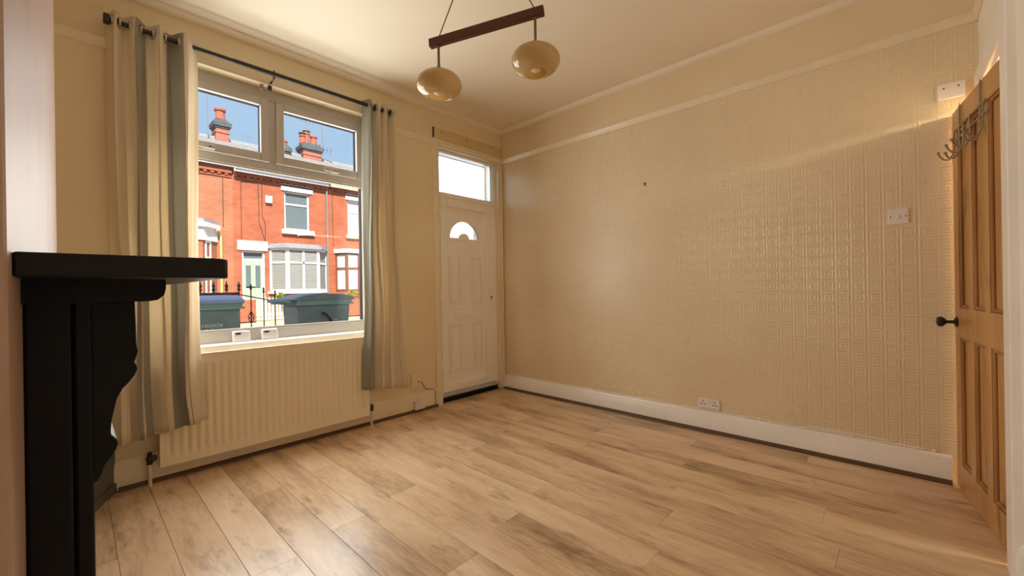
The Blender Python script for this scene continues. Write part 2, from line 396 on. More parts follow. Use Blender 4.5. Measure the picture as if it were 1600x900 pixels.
run('trim_5', cov, 0, YF, -1, XL, XR, 'ceiling', 'slim rounded coving along the front wall', 'coving')
run('trim_6', cov, 1, XR, -1, YB, YF, 'ceiling', 'slim rounded coving along the wallpapered wall', 'coving')
run('trim_7', cov, 0, YB, 1, XL, XR, 'ceiling', 'slim rounded coving above the pine door wall', 'coving')
sk = [(0, 0.004), (.018, 0.004), (.018, .112), (.014, .118), (.014, .126), (.010, .136), (.006, .144), (0, .146)]
run('baseboard_right', sk, 1, XR, -1, -.185, YF - .03, 'white_gloss', 'white skirting board below the embossed wallpaper', 'skirting')
sk2 = [(0, 0.004), (.020, 0.004), (.020, .118), (.015, .125), (.015, .134), (.010, .146), (.006, .157), (0, .160)]
run('baseboard_front', sk2, 0, YF, -1, .13, 2.262, 'gloss', 'cream skirting board below the radiator and window', 'skirting')
run('baseboard_back', sk, 0, YB, 1, XL, 2.262, 'white_gloss', 'white skirting board beside the pine door frame', 'skirting')
bd = [(.016, 0), (.038, 0), (.037, .008), (.031, .017), (.024, .021), (.016, .022)]
run('trim_8', bd, 0, YF, -1, .16, 2.262, 'bead', 'thin brown floor beading along the front skirting', 'beading')
run('trim_9', bd, 1, XR, -1, -.185, YF - .03, 'bead', 'thin brown floor beading along the right skirting', 'beading')

# ------------------------------------------------------------------ window
FY = YF + .08
win = thing('window_1', 'white plastic window with two top vents over one large pane', 'window', (0, 0, 0), kind='structure')
bm = bmesh.new()
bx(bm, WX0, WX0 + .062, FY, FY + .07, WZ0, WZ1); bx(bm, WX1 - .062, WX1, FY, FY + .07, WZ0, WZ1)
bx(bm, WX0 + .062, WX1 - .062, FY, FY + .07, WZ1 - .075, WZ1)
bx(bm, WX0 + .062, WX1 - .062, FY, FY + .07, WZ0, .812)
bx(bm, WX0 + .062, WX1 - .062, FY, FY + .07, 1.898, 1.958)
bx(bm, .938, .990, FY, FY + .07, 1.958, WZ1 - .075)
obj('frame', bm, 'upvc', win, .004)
for x0, x1, hx in ((WX0 + .058, .942, .58), (.986, WX1 - .058, 1.37)):
    bm = bmesh.new(); z0, z1 = 1.952, 2.385; f = .052; a, b = FY - .018, FY + .05
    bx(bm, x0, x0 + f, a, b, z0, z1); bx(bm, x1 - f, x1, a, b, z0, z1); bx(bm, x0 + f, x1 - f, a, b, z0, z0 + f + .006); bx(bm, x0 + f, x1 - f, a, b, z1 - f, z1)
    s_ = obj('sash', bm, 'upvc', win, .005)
    box('pane', x0 + f - .005, x1 - f + .005, FY + .012, FY + .030, z0 + f, z1 - f + .005, 'glass', s_)
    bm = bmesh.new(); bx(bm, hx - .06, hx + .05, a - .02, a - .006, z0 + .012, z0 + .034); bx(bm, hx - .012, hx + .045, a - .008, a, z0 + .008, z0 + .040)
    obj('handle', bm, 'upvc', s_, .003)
    bm = bmesh.new(); lathe(bm, [(.005, -.003), (.005, .0)], (hx + .02, a - .0215, z0 + .023), 12, True, 1); obj('lock', bm, 'hole', s_)
box('pane', WX0 + .055, WX1 - .055, FY + .022, FY + .042, .805, 1.905, 'glass', win)
bm = bmesh.new()
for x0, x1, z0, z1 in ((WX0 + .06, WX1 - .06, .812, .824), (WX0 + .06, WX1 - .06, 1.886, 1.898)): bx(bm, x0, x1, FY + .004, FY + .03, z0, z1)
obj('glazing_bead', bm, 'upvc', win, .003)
box('latch_plate', .872, .892, YF - .003, YF + .008, 2.415, 2.448, 'pipe_plate', win)
sill = box('trim_10', WX0 - .03, WX1 + .03, YF - .045, FY + .002, .697, .738, 'white_gloss', None, .008); tag(sill, 'cream painted window board above the radiator', 'window sill', kind='structure')
lin = box('trim_14', WX0 - .02, WX1 + .02, YF - .012, YF + .004, WZ1 - .002, WZ1 + .028, 'gloss', None, .003); tag(lin, 'thin cream strip above the window head', 'trim', kind='structure')

# ------------------------------------------------------------------ front door
KD = 1.0162; DY = YF + .05
def T(x): return x * KD
def Tz(z): return S + (z - S) * KD
d1 = thing('door_1', 'white plastic front door with a half-round light and a transom pane', 'door', (0, 0, 0), kind='structure')
LX0, LX1, LZ0, LZ1 = 2.368, 3.062, .085, 1.930
bm = bmesh.new()
bx(bm, DX0 - .012, LX0 - .003, DY - .005, DY + .06, .07, 2.40); bx(bm, LX1 + .003, DX1, DY - .005, DY + .06, .07, 2.40)
bx(bm, LX0 - .003, LX1 + .003, DY - .005, DY + .06, 2.352, 2.40); bx(bm, LX0 - .003, LX1 + .003, DY - .005, DY + .06, LZ1 + .004, 1.978)
obj('door_frame', bm, 'upvc_door', d1, .004)
box('transom_pane', LX0 - .008, LX1 + .008, DY + .02, DY + .04, 1.974, 2.356, 'frosted', d1)
cx, cz, rr = 2.676, 1.552, .192
arc = [(cx + rr * math.cos(t), cz + rr * .92 * math.sin(t)) for t in [PI * i / 24 for i in range(25)]]
bm = bmesh.new()
IX0, IX1, IZ0, IZ1 = 2.447, 2.945, .150, 1.848
bx(bm, IX0, IX1, DY + .020, DY + .05, IZ0, cz)
prism(bm, [(IX0, cz), (IX0, IZ1), (IX1, IZ1), (IX1, cz)] + arc, 1, DY + .020, DY + .05)
leaf = obj('leaf', bm, 'upvc_door', d1)
bm = bmesh.new()
for a in ((LX0, IX0, LZ0, LZ1), (IX1, LX1, LZ0, LZ1), (IX0, IX1, LZ0, IZ0), (IX0, IX1, IZ1, LZ1)): bx(bm, a[0], a[1], DY - .014, DY + .055, a[2], a[3])
obj('leaf_frame', bm, 'upvc_door', d1, .006)
bm = bmesh.new(); prism(bm, [(cx + (rr + .004) * math.cos(t), cz + (rr + .004) * .92 * math.sin(t)) for t in [PI * i / 24 for i in range(25)]], 1, DY + .022, DY + .036); obj('fan_pane', bm, 'frosted', d1)
bm = bmesh.new()
for r0, r1, y in ((rr - .004, rr + .018, DY + .002),):
    o_ = [(cx + r1 * math.cos(t), cz + r1 * .92 * math.sin(t)) for t in [PI * i / 24 for i in range(25)]]
    i_ = [(cx + r0 * math.cos(t), cz + r0 * .92 * math.sin(t)) for t in [PI * i / 24 for i in range(25)]]
    for k in range(24): prism(bm, [o_[k], o_[k + 1], i_[k + 1], i_[k]], 1, y, DY + .02)
bx(bm, cx - rr - .018, cx + rr + .018, DY + .002, DY + .02, cz - .016, cz + .004)
obj('fan_bead', bm, 'upvc_door', d1)
bm = bmesh.new()
prism(bm, [(cx + .058 * math.cos(t), cz + .002 + .055 * math.sin(t)) for t in [PI * i / 14 for i in range(15)]], 1, DY + .004, DY + .036); obj('fan_hub', bm, 'upvc_door', d1, .004)
for x0, x1, z0, z1 in ((2.429, 2.585, .914, 1.383), (2.707, 2.861, .910, 1.380), (2.424, 2.579, .275, .734), (2.720, 2.865, .268, .737)):
    x0, x1, z0, z1 = T(x0) + .012, T(x1) - .002, Tz(z0), Tz(z1)
    bm = bmesh.new(); f = .018
    for a in ((x0, x0 + f, z0, z1), (x1 - f, x1, z0, z1), (x0 + f, x1 - f, z0, z0 + f), (x0 + f, x1 - f, z1 - f, z1)): bx(bm, a[0], a[1], DY + .000, DY + .022, a[2], a[3])
    pn = obj('panel', bm, 'upvc_door', d1, .005)
    box('panel_field', x0 + .03, x1 - .03, DY + .008, DY + .022, z0 + .03, z1 - .03, 'upvc_door', pn, .003)
lp = box('letter_plate', T(2.512), T(2.793), DY - .004, DY + .022, Tz(.785), Tz(.872), 'upvc_door', d1, .004)
bm = bmesh.new(); bx(bm, T(2.512) + .018, T(2.793) - .018, DY - .011, DY - .002, Tz(.785) + .016, Tz(.872) - .016); obj('flap', bm, 'upvc_door', lp, .003)
lk = box('lock_plate', 2.985, 3.025, DY - .020, DY - .006, Tz(.915), Tz(1.065), 'upvc_door', d1, .005)
bm = bmesh.new(); lathe(bm, [(.009, -.004), (.009, 0)], (3.006, DY - .020, Tz(.972)), 12, True, 1); bx(bm, 3.002, 3.010, DY - .024, DY - .02, Tz(.945), Tz(.972)); obj('keyhole', bm, 'hole', lk)
box('latch', 2.980, 3.050, DY - .026, DY - .008, Tz(1.045), Tz(1.062), 'upvc_door', lk, .003)
for z in (.30, .95, 1.72):
    box('hinge', LX0 - .022, LX0 - .004, DY - .022, DY - .004, z, z + .10, 'upvc_door', d1, .004)
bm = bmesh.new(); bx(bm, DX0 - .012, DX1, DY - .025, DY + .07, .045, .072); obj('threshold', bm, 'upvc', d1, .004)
box('threshold_gap', DX0 - .005, DX1, DY - .004, DY + .07, -.01, .046, 'dark', d1)
box('floor_strip', DX0 + .02, DX1 - .01, YF - .012, YF + .012, 0, .008, 'steel', d1, .003)
# surround boards of the front door
t11 = thing('trim_11', 'cream painted door lining around the front door', 'trim', kind='structure')
box('architrave', 2.262, 2.322, YF - .016, YF + .05, 0, 2.445, 'gloss', t11, .004)
box('plinth', 2.255, 2.324, YF - .024, YF, 0, .165, 'gloss', t11, .004)
box('architrave', 3.096, 3.150, YF - .010, YF + .05, 0, 2.40, 'gloss', t11, .005)
bm = bmesh.new(); tube(bm, [(3.128, YF - .020, .02), (3.128, YF - .020, 2.36)], .011, 10); obj('pipe', bm, 'gloss', t11, smooth=True)
box('head_board', 2.322, 3.150, YF - .012, YF + .05, 2.372, 2.445, 'gloss', t11, .004)
bm = bmesh.new(); tube(bm, [(2.322, YF - .014, 2.400), (3.12, YF - .014, 2.400)], .018, 10); obj('head_bead', bm, 'gloss', t11, smooth=True)
lb = box('lintel_board', 2.274, 3.150, YF - .014, YF + .004, 2.446, 2.543, 'ochre', t11, .003)
for x, z in ((2.355, 2.508), (2.66, 2.50), (3.02, 2.53)):
    bm = bmesh.new(); lathe(bm, [(.006, -.002), (.006, 0)], (x, YF - .014, z), 8, True, 1); obj('screw_hole', bm, 'dark', lb)
box('board_end', 2.266, 2.276, YF - .012, YF, 2.446, 2.543, 'dark', t11)

# ------------------------------------------------------------------ pine door and its frame
t12 = thing('trim_12', 'white architrave and lining of the pine door', 'trim', kind='structure')
box('architrave', 2.235, 2.352, YB - .01, YB + .026, 0, 2.10, 'white_gloss', t12, .004)
box('architrave', 2.352, XR, YB - .01, YB + .018, 1.985, 2.10, 'white_gloss', t12, .004)
box('door_lining', 2.352, 2.378, YB - .12, YB + .004, 0, 1.985, 'white_gloss', t12, .002)
box('door_lining', 2.378, XR, YB - .12, YB + .004, 1.957, 1.985, 'white_gloss', t12, .002)
ANG = math.atan2(.085, .637); u = Vector((math.cos(ANG), math.sin(ANG)))
hinge = Vector((2.5, -.288)) - u * .112
d2 = thing('door_2', 'waxed pine six panel door standing ajar with a black knob', 'door', (hinge.x, hinge.y, 0), ANG, kind='structure')
DW, DT = .748, .040
cols = [(.0, .095), (.237, .302), (.455, .522), (.668, DW)]
bm = bmesh.new()
for a, b in (cols[0], cols[3]): bx(bm, a, b, -DT, 0, .008, 1.925)
for z0, z1 in ((.008, .137), (.778, .927), (1.815, 1.925)): bx(bm, .095, .668, -DT, 0, z0, z1)
for a, b in cols[1:3]:
    for z0, z1 in ((.137, .778), (.927, 1.815)): bx(bm, a, b, -DT, 0, z0, z1)
obj('door_frame', bm, 'pine', d2, .0015)
for a, b in ((.095, .237), (.302, .455), (.522, .668)):
    for z0, z1 in ((.137, .778), (.927, 1.815)):
        pn = box('panel', a, b, -DT + .012, -.014, z0, z1, 'pine', d2)
        bm = bmesh.new(); f = .016
        for q in ((a, a + f, z0, z1), (b - f, b, z0, z1), (a + f, b - f, z0, z0 + f), (a + f, b - f, z1 - f, z1)): bx(bm, q[0], q[1], -.016, -.003, q[2], q[3])
        obj('moulding', bm, 'pine_dark', pn, .006)
bm = bmesh.new(); lathe(bm, [(.0, .0), (.027, 0), (.027, .004), (.020, .008), (.009, .012), (.008, .036), (.014, .042), (.025, .052), (.027, .062), (.022, .072), (.010, .076), (0, .077)], (.715, 0, .852), 20, ax=1)
kn = obj('knob', bm, 'metal_black', d2, smooth=True)
for z in (.22, 1.62):
    box('hinge', -.012, .010, -.004, .006, z, z + .09, 'metal_black', d2)
# hook rack over the door
hk = thing('hook_rack', 'steel wire coat hook rack hung over the pine door', 'coat rack', (hinge.x, hinge.y, 0), ANG)
bm = bmesh.new()
for s in (.30, .60):
    bm = bmesh.new(); tube(bm, [(s, -DT - .004, 1.88), (s, -DT - .004, 1.931), (s, .004, 1.931), (s, .006, 1.90), (s, .006, 1.72), (s, .012, 1.685), (s, .028, 1.665), (s, .046, 1.673), (s, .055, 1.695)], .004, 8); st = obj('strap', bm, 'steel', hk, smooth=True)
    bm = bmesh.new(); ball(bm, (s, .056, 1.698), .007); obj('ball_end', bm, 'steel', st, smooth=True)
for z in (1.765, 1.815):
    bm = bmesh.new(); tube(bm, [(.22, .008, z), (.68, .008, z)], .0035, 8); obj('bar', bm, 'steel', hk, smooth=True)
for s in (.25, .42, .52, .67):
    bm = bmesh.new(); tube(bm, [(s, .010, 1.82), (s, .010, 1.735), (s, .014, 1.700), (s, .028, 1.675), (s, .046, 1.678), (s, .060, 1.695), (s, .067, 1.712)], .0038, 8); h_ = obj('hook', bm, 'steel', hk, smooth=True)
    bm = bmesh.new(); ball(bm, (s, .068, 1.716), .007); obj('ball_end', bm, 'steel', h_, smooth=True)

# ------------------------------------------------------------------ mantelpiece
mt = thing('fireplace_surround', 'black painted timber mantelpiece with scrolled brackets on the chimney breast', 'mantelpiece', (XC, 1.46, 0))
def mp(o): return local(o, mt)
SY0, SY1 = .600, 2.325
bm = bmesh.new(); prism(bm, [(XC, SY0), (.118, SY0), (.128, SY0 + .003), (.134, SY0 + .012), (.134, SY1 - .012), (.128, SY1 - .003), (.118, SY1), (XC, SY1)], 2, 1.0775, 1.1015)
mp(obj('shelf', bm, 'shelf_black', None, .0025))
def Q(l): return l
corb = [(-.001, 1.052), (.056, 1.051), (.057, .995), (.0585, .985), (.0555, .974), (.054, .972), (.057, .968), (.0575, .962), (.055, .955), (.049, .946), (.043, .939), (.038, .928), (.036, .919), (.0325, .900), (.0315, .884), (.034, .881), (.0375, .876), (.038, .870), (.0365, .864), (.031, .854), (.026, .847), (.0235, .838), (.021, .831), (.017, .828), (-.001, .828)]
for y0, y1 in ((.715, .835), (2.09, 2.21)):
    bm = bmesh.new(); bx(bm, XC, -.001, y0 - .004, y1 + .004, 0, 1.06); bx(bm, XC, -.014, y0 - .006, y1 + .006, 0, .14)
    lg = mp(obj('leg', bm, 'black', None, .003))
    bm = bmesh.new(); bx(bm, -.001, .0165, y0 + .004, y1 - .004, 0, 1.06); mp(obj('pilaster', bm, 'black', None, .004))
    bm = bmesh.new(); prism(bm, [(x, z) for x, z in corb], 1, y0 + .010, y1 - .010); mp(obj('bracket', bm, 'black', None, .002))
bm = bmesh.new(); prism(bm, [(XC, 1.0775), (.083, 1.0775), (.083, 1.066), (.081, 1.058), (.075, 1.052), (.066, 1.0505), (XC, 1.0505)], 1, .69, 2.235)
mp(obj('bed_moulding', bm, 'black', None, 0))
bm = bmesh.new(); bx(bm, XC, -.006, .83, 2.095, .84, 1.052); mp(obj('frieze', bm, 'black', None, .002))

# ------------------------------------------------------------------ grey corner cupboard and a white box on it
cp = thing('corner_cupboard', 'low dark grey boxed-in cupboard in the alcove beside the window', 'cupboard', (-.1, 2.85, 0))
pts = [(.150, YF - .003), (-.055, 2.60), (XL + .005, 2.60), (XL + .005, YF - .003)]
bm = bmesh.new(); prism(bm, pts, 2, 0.0, .262); local(obj('body', bm, 'grey_paint', None, .003), cp)
bm = bmesh.new(); prism(bm, [(.160, YF - .003), (-.050, 2.586), (-.062, 2.59), (.146, YF - .003)], 2, 0.001, .05); local(obj('plinth', bm, 'grey_paint', None, .002), cp)
bm = bmesh.new(); prism(bm, [(.156, YF - .003), (-.052, 2.592), (XL + .005, 2.592), (XL + .005, YF - .003)], 2, .262, .276); local(obj('top', bm, 'grey_paint', None, .002), cp)
wb = thing('plastic_box', 'small bright white box on the grey corner cupboard', 'box', (.075, YF - .07, .276))
bm = bmesh.new(); bx(bm, .01, .145, YF - .10, YF - .02, .276, .365); local(obj('body', bm, 'plastic', None, .006), wb)
bm = bmesh.new(); bx(bm, .006, .149, YF - .104, YF - .016, .365, .378); local(obj('lid', bm, 'plastic', None, .004), wb)

# ------------------------------------------------------------------ radiator
RX0, RX1, RZ0, RZ1, RY = .323, 1.568, .095, .704, 2.996
rad = thing('radiator', 'cream fluted panel radiator under the window', 'radiator', ((RX0 + RX1) / 2, 3.03, RZ0))
bm = bmesh.new(); NF = 31; nx = NF * 10; zs = [RZ0, RZ0 + .034, RZ0 + .045, RZ0 + .060, RZ0 + .07, RZ1 - .085, RZ1 - .07, RZ1 - .058, RZ1 - .045, RZ1]
zm = [0, 0, .15, .7, 1, 1, .7, .15, 0, 0]
g = []
for z, mk in zip(zs, zm):
    rowv = []
    for i in range(nx + 1):
        s = i / nx; x = RX0 + .008 + (RX1 - RX0 - .016) * s
        ph = (s * NF) % 1.0; d = .5 - .5 * math.cos(2 * PI * ph); d = d ** .7
        edge = 0 if s < .012 or s > .988 else 1
        rowv.append(bm.verts.new((x, RY + .012 * (1 - d) * mk * edge, z)))
    g.append(rowv)
for a, b in zip(g, g[1:]):
    for i in range(nx): bm.faces.new([a[i], a[i + 1], b[i + 1], b[i]])
local(obj('panel', bm, 'rad', None, 0, True), rad)
bm = bmesh.new()
bx(bm, RX0, RX0 + .010, RY - .003, RY + .05, RZ0, RZ1); bx(bm, RX1 - .010, RX1, RY - .003, RY + .05, RZ0, RZ1)
bx(bm, RX0 + .010, RX1 - .010, RY - .003, RY + .012, RZ1 - .010, RZ1 + .002); bx(bm, RX0 + .010, RX1 - .010, RY - .003, RY + .012, RZ0 - .002, RZ0 + .010)
local(obj('edge_frame', bm, 'rad', None, .003), rad)
bm = bmesh.new(); bx(bm, RX0 + .01, RX1 - .01, RY + .014, RY + .05, RZ0 + .01, RZ1 - .012); local(obj('rear_panel', bm, 'rad', None), rad)
for x in (.55, 1.35):
    bm = bmesh.new(); bx(bm, x, x + .03, RY + .05, YF, RZ0 + .1, RZ1 - .1); local(obj('bracket', bm, 'rad', None), rad)
for x, sg in ((.284, 1), (1.597, -1)):
    y = 3.030
    bm = bmesh.new(); tube(bm, [(x, y, .0), (x, y, .125)], .0095, 12); local(obj('pipe', bm, 'cap', None, smooth=True), rad)
    bm = bmesh.new(); lathe(bm, [(.012, .118), (.014, .122), (.014, .138), (.016, .142), (.016, .158), (.011, .162), (.011, .175)], (x, y, 0), 12, True); tube(bm, [(x, y, .148), (x + sg * .03, y, .148)], .011, 10); bx(bm, x + sg * .018 - .008, x + sg * .018 + .008, y - .014, y + .014, .134, .162)
    v_ = local(obj('valve', bm, 'valve', None, smooth=True), rad)
    bm = bmesh.new(); lathe(bm, [(.013, .172), (.014, .176), (.013, .20), (.008, .204)] if sg < 0 else [(.006, .172), (.012, .178), (.006, .186)], (x, y, 0), 12, True); local(obj('valve_cap', bm, 'cap' if sg < 0 else 'valve', None, smooth=True), rad)

# ------------------------------------------------------------------ curtain pole and curtains
PY, PZ = YF - .092, 2.498
pole = thing('curtain_pole', 'thin black metal curtain pole above the window', 'curtain pole', (.99, PY, PZ))
bm = bmesh.new(); tube(bm, [(.145, PY, PZ), (1.80, PY, PZ)], .0125, 14); local(obj('rod', bm, 'metal_black', None, smooth=True), pole)
bm = bmesh.new(); tube(bm, [(.70, PY, PZ), (1.605, PY, PZ)], .0145, 14); local(obj('outer_rod', bm, 'metal_black', None, smooth=True), pole)
for x in (.137, 1.808):
    bm = bmesh.new(); bx(bm, x - .012, x + .012, PY - .02, PY + .02, PZ - .022, PZ + .022); local(obj('finial', bm, 'metal_black', None, .004), pole)
for x in (.175, .930, 1.79):
    bm = bmesh.new(); tube(bm, [(x, PY, PZ - .012), (x, PY + .004, PZ - .028), (x, PY + .03, PZ - .034), (x, YF - .004, PZ - .034)], .006, 8); bx(bm, x - .012, x + .012, YF - .006, YF, PZ - .075, PZ - .015); lathe(bm, [(.017, -.008), (.017, .008)], (x, PY, PZ), 14, True, 0); bx(bm, x - .004, x + .004, PY - .004, PY + .004, PZ + .012, PZ + .024)
    local(obj('bracket', bm, 'metal_black', None), pole)
def curtain(name, label, xt, xb, zt, zb, nf, amp, mat_, ph, seed, hem, gam=1.0):
    t = thing(name, label, 'curtain', ((xt[0] + xt[1]) / 2, PY, zb)); rnd = random.Random(seed)
    offs = [rnd.uniform(-.35, .35) for _ in range(nf * 2 + 4)]
    bm = bmesh.new(); uvl = bm.loops.layers.uv.new('UVMap'); NX, NZ = 220, 40; g = []
    for j in range(NZ + 1):
        v = j / NZ; rowv = []
        for i in range(NX + 1):
            s = i / NX
            z = zt + (zb + hem * (s - .5) - zt) * v
            k = s * nf * 2; i0 = int(k); fr = k - i0; wob = offs[i0] * (1 - fr) + offs[min(i0 + 1, len(offs) - 1)] * fr
            a = 2 * PI * nf * s ** gam + ph + wob * v * 1.6
            sh = math.sin(a); sh = math.copysign(abs(sh) ** .75, sh)
            A = amp * (1 - .25 * v + .35 * wob * v) * (1 + .12 * math.sin(9 * v + 5 * s + seed))
            x = xt[0] + (xt[1] - xt[0]) * s; x2 = xb[0] + (xb[1] - xb[0]) * s
            vv = v ** 1.3; x2 += .035 * s * max(0, (v - .78) / .22) ** 2; xx = x * (1 - vv) + x2 * vv + .022 * math.sin(2 * a) * (.4 + .6 * v) + .006 * math.sin(5 * v + 11 * s + seed)
            q = min(1, max(0, (1.55 - z) / .75)); q = q * q * (3 - 2 * q)
            y = PY + .003 - .062 * q + A * (1 - .15 * q) * sh + .005 * math.sin(7 * v + 3 * a)
            rowv.append(bm.verts.new((xx, y, z)))
        g.append(rowv)
    for j in range(NZ):
        for i in range(NX):
            f = bm.faces.new([g[j][i], g[j][i + 1], g[j + 1][i + 1], g[j + 1][i]])
            for lp_, (ii, jj) in zip(f.loops, ((i, j), (i + 1, j), (i + 1, j + 1), (i, j + 1))): lp_[uvl].uv = (ii / NX, 1 - jj / NZ)
    o = local(obj('fabric', bm, mat_, None, 0, True), t)
    sd = o.modifiers.new('thick', 'SOLIDIFY'); sd.thickness = .0025
    for k in range(nf * 2):
        s = (k * PI - ph) / (2 * PI * nf)
        if not .02 < s < .98: continue
        s = s ** (1 / gam)
        x = xt[0] + (xt[1] - xt[0]) * s
        bm = bmesh.new(); lathe(bm, [(.019, -.004), (.026, -.004), (.027, 0), (.026, .004), (.019, .004), (.018, 0), (.019, -.004)], (x, PY, PZ), 18, False, 0)
        local(obj('eyelet', bm, 'steel', None, smooth=True), t)
    return t
mL = curtain_mat('striped_curtain_fabric', [(0, 0), (.27, 1), (.36, 0), (.64, 1), (.82, 0)])
mR = curtain_mat('striped_curtain_fabric_right', [(0, 1), (.22, 0), (.97, 0)])
curtain('curtain', 'cream curtain with grey stripes gathered left of the window', (.145, .512), (.150, .484), 2.545, .300, 4, .044, mL, .9, 3, .05, .72)
curtain('curtain', 'cream curtain with a grey edge gathered right of the window', (1.575, 1.838), (1.515, 1.850), 2.540, .285, 4, .040, mR, 2.2, 5, -.05)

# ------------------------------------------------------------------ pendant lamp
pe = thing('pendant_lamp', 'teak bar ceiling pendant with two amber glass globe shades', 'lamp', (1.29, 1.355, H))
e0, e1 = Vector((1.168, 1.605, 2.216)), Vector((1.410, 1.110, 2.258))
A0, A1 = Vector((1.188, 1.565, 2.017)), Vector((1.390, 1.144, 2.046))
ex = (e1 - e0).normalized(); ey = Vector((0, 0, 1)).cross(ex).normalized(); ez = ex.cross(ey)
mtx = Matrix((ex, ey, ez)).transposed().to_4x4(); mtx.translation = e0; L = (e1 - e0).length
bm = bmesh.new(); bx(bm, 0, L, -.013, .013, -.020, .020); o = obj('bar', bm, 'bar_wood', None, .003); o.parent = pe; o.matrix_world = Matrix(); o.matrix_parent_inverse = Matrix.Translation(-Vector(pe.location)) ; o.matrix_basis = mtx
bm = bmesh.new(); lathe(bm, [(.0, H - .028), (.012, H - .030), (.045, H - .022), (.052, H)], (1.29, 1.355, 0), 24); local(obj('ceiling_rose', bm, 'brass', None, smooth=True), pe)
for a in (A0, A1):
    f = (Vector((a.x, a.y, 0)) - Vector((e0.x, e0.y, 0))).length / L
    zb = e0.z + (e1.z - e0.z) * min(f, 1)
    bm = bmesh.new(); tube(bm, [(a.x, a.y, zb + .015), (1.29 + (a.x - 1.29) * .06, 1.355 + (a.y - 1.355) * .06, H - .02)], .0028, 8); local(obj('cord', bm, 'brass', None, smooth=True), pe)
    bm = bmesh.new(); lathe(bm, [(.006, zb - .018), (.006, a.z + .092), (.008, a.z + .086), (.020, a.z + .068), (.024, a.z + .060), (.024, a.z + .056), (0.0, a.z + .056)], (a.x, a.y, 0), 20); local(obj('stem', bm, 'brass', None, smooth=True), pe)
    RS = .105; pr = []
    for i in range(19):
        t = math.radians(78 - i * (78 + 63) / 18); pr.append((RS * math.cos(t) ** .9, .061 * math.sin(t)))
    inn = [(r - .004, h * .97) for r, h in pr][::-1]
    bm = bmesh.new(); lathe(bm, [(r, a.z + h) for r, h in pr + inn], (a.x, a.y, 0), 40); local(obj('shade', bm, 'opal', None, smooth=True), pe)
    bm = bmesh.new(); lathe(bm, [(.012, a.z + .05), (.014, a.z + .02), (.014, a.z + .012), (.022, a.z - .002), (.026, a.z - .022), (.022, a.z - .042), (.010, a.z - .048), (0, a.z - .050)], (a.x, a.y, 0), 20); local(obj('bulb', bm, 'bulb', None, smooth=True), pe)

# ------------------------------------------------------------------ small fittings
def onright(name, label, cat, y0, y1, z0, z1, th, m='plastic', bev=.003):
    t = thing(name, label, cat, (XR, (y0 + y1) / 2, z0)); bm = bmesh.new(); bx(bm, XR - th, XR, y0, y1, z0, z1); local(obj('plate', bm, m, None, bev), t); return t
sk_ = onright('wall_socket', 'white double wall socket above the right skirting', 'socket', .947, 1.091, .168, .236, .011)
def dotx(name, y, z, w_, h_, th, par, m='hole'):
    bm = bmesh.new(); bx(bm, XR - th - .0015, XR - th + .001, y - w_ / 2, y + w_ / 2, z - h_ / 2, z + h_ / 2); return local(obj(name, bm, m, None), par)
for yc in (1.060, .978):
    dotx('pin_hole', yc, .218, .006, .010, .011, sk_); dotx('pin_hole', yc + .011, .196, .010, .006, .011, sk_); dotx('pin_hole', yc - .011, .196, .010, .006, .011, sk_)
for yc in (1.030, 1.008): 
    bm = bmesh.new(); bx(bm, XR - .015, XR - .010, yc - .006, yc + .006, .206, .226); local(obj('rocker', bm, 'plastic', None, .001), sk_)
sw = onright('light_switch', 'white single light switch on the wallpaper near the pine door', 'light switch', -.036, .048, 1.382, 1.466, .010)
bm = bmesh.new(); bx(bm, XR - .016, XR - .009, .001, .013, 1.412, 1.434); local(obj('rocker', bm, 'plastic', None, .002), sw)
for yc in (.037, -.025):
    bm = bmesh.new(); lathe(bm, [(.0035, -.0012), (.0035, .001)], (XR - .010, yc, 1.424), 10, True, 0); local(obj('screw', bm, 'hole', None), sw)
sb = onright('alarm_box', 'white plastic box high on the wall above the pine door edge', 'alarm box', -.252, -.150, 2.008, 2.090, .028, 'plastic', .006)
for yc in (-.175, -.228):
    bm = bmesh.new(); lathe(bm, [(.004, -.0015), (.004, .001)], (XR - .028, yc, 2.064), 10, True, 0); local(obj('screw', bm, 'valve', None), sb)
bm = bmesh.new(); tube(bm, [(XR, 1.481, 1.874), (XR - .02, 1.481, 1.872), (XR - .024, 1.481, 1.882)], .0035, 8); bx(bm, XR - .004, XR, 1.475, 1.487, 1.862, 1.888)
tag(obj('picture_hook', bm, 'brass'), 'small brown picture hook left in the wallpapered wall', 'hook')
cb = thing('cable', 'white cable clipped along the top of the right skirting', 'cable', (XR, 1.4, .15))
pts = [(XR - .006, 3.02 - i * .1, .153 + .004 * math.sin(i * 1.7)) for i in range(32)]
bm = bmesh.new(); tube(bm, pts, .0032, 6); local(obj('wire', bm, 'white_gloss', None, smooth=True), cb)
for y in (2.9, 2.45, 2.02, 1.55, 1.19, .86, .70, .22, -.05, -.12):
    bm = bmesh.new(); bx(bm, XR - .012, XR, y - .006, y + .006, .148, .162); local(obj('clip', bm, 'white_gloss', None, .002), cb)
bm = bmesh.new(); bx(bm, XR - .004, XR, .05, .44, .165, .170); tag(obj('paper_flap', bm, 'white_gloss'), 'thin lifted strip of wallpaper edge above the right skirting', 'wallpaper strip')
bp = thing('blanking_plate', 'cream blank plate on the wall left of the front door', 'wall plate', (2.03, YF, .19))
bm = bmesh.new(); bx(bm, 1.990, 2.072, YF - .030, YF, .205, .335); local(obj('plate', bm, 'old_plastic', None, .004), bp)
bm = bmesh.new(); lathe(bm, [(.006, -.002), (.006, 0)], (2.058, YF - .030, .258), 10, True, 1); local(obj('screw', bm, 'valve', None), bp)
jb = thing('junction_box', 'small white phone box on the skirting left of the front door', 'phone socket', (2.05, YF, .02))
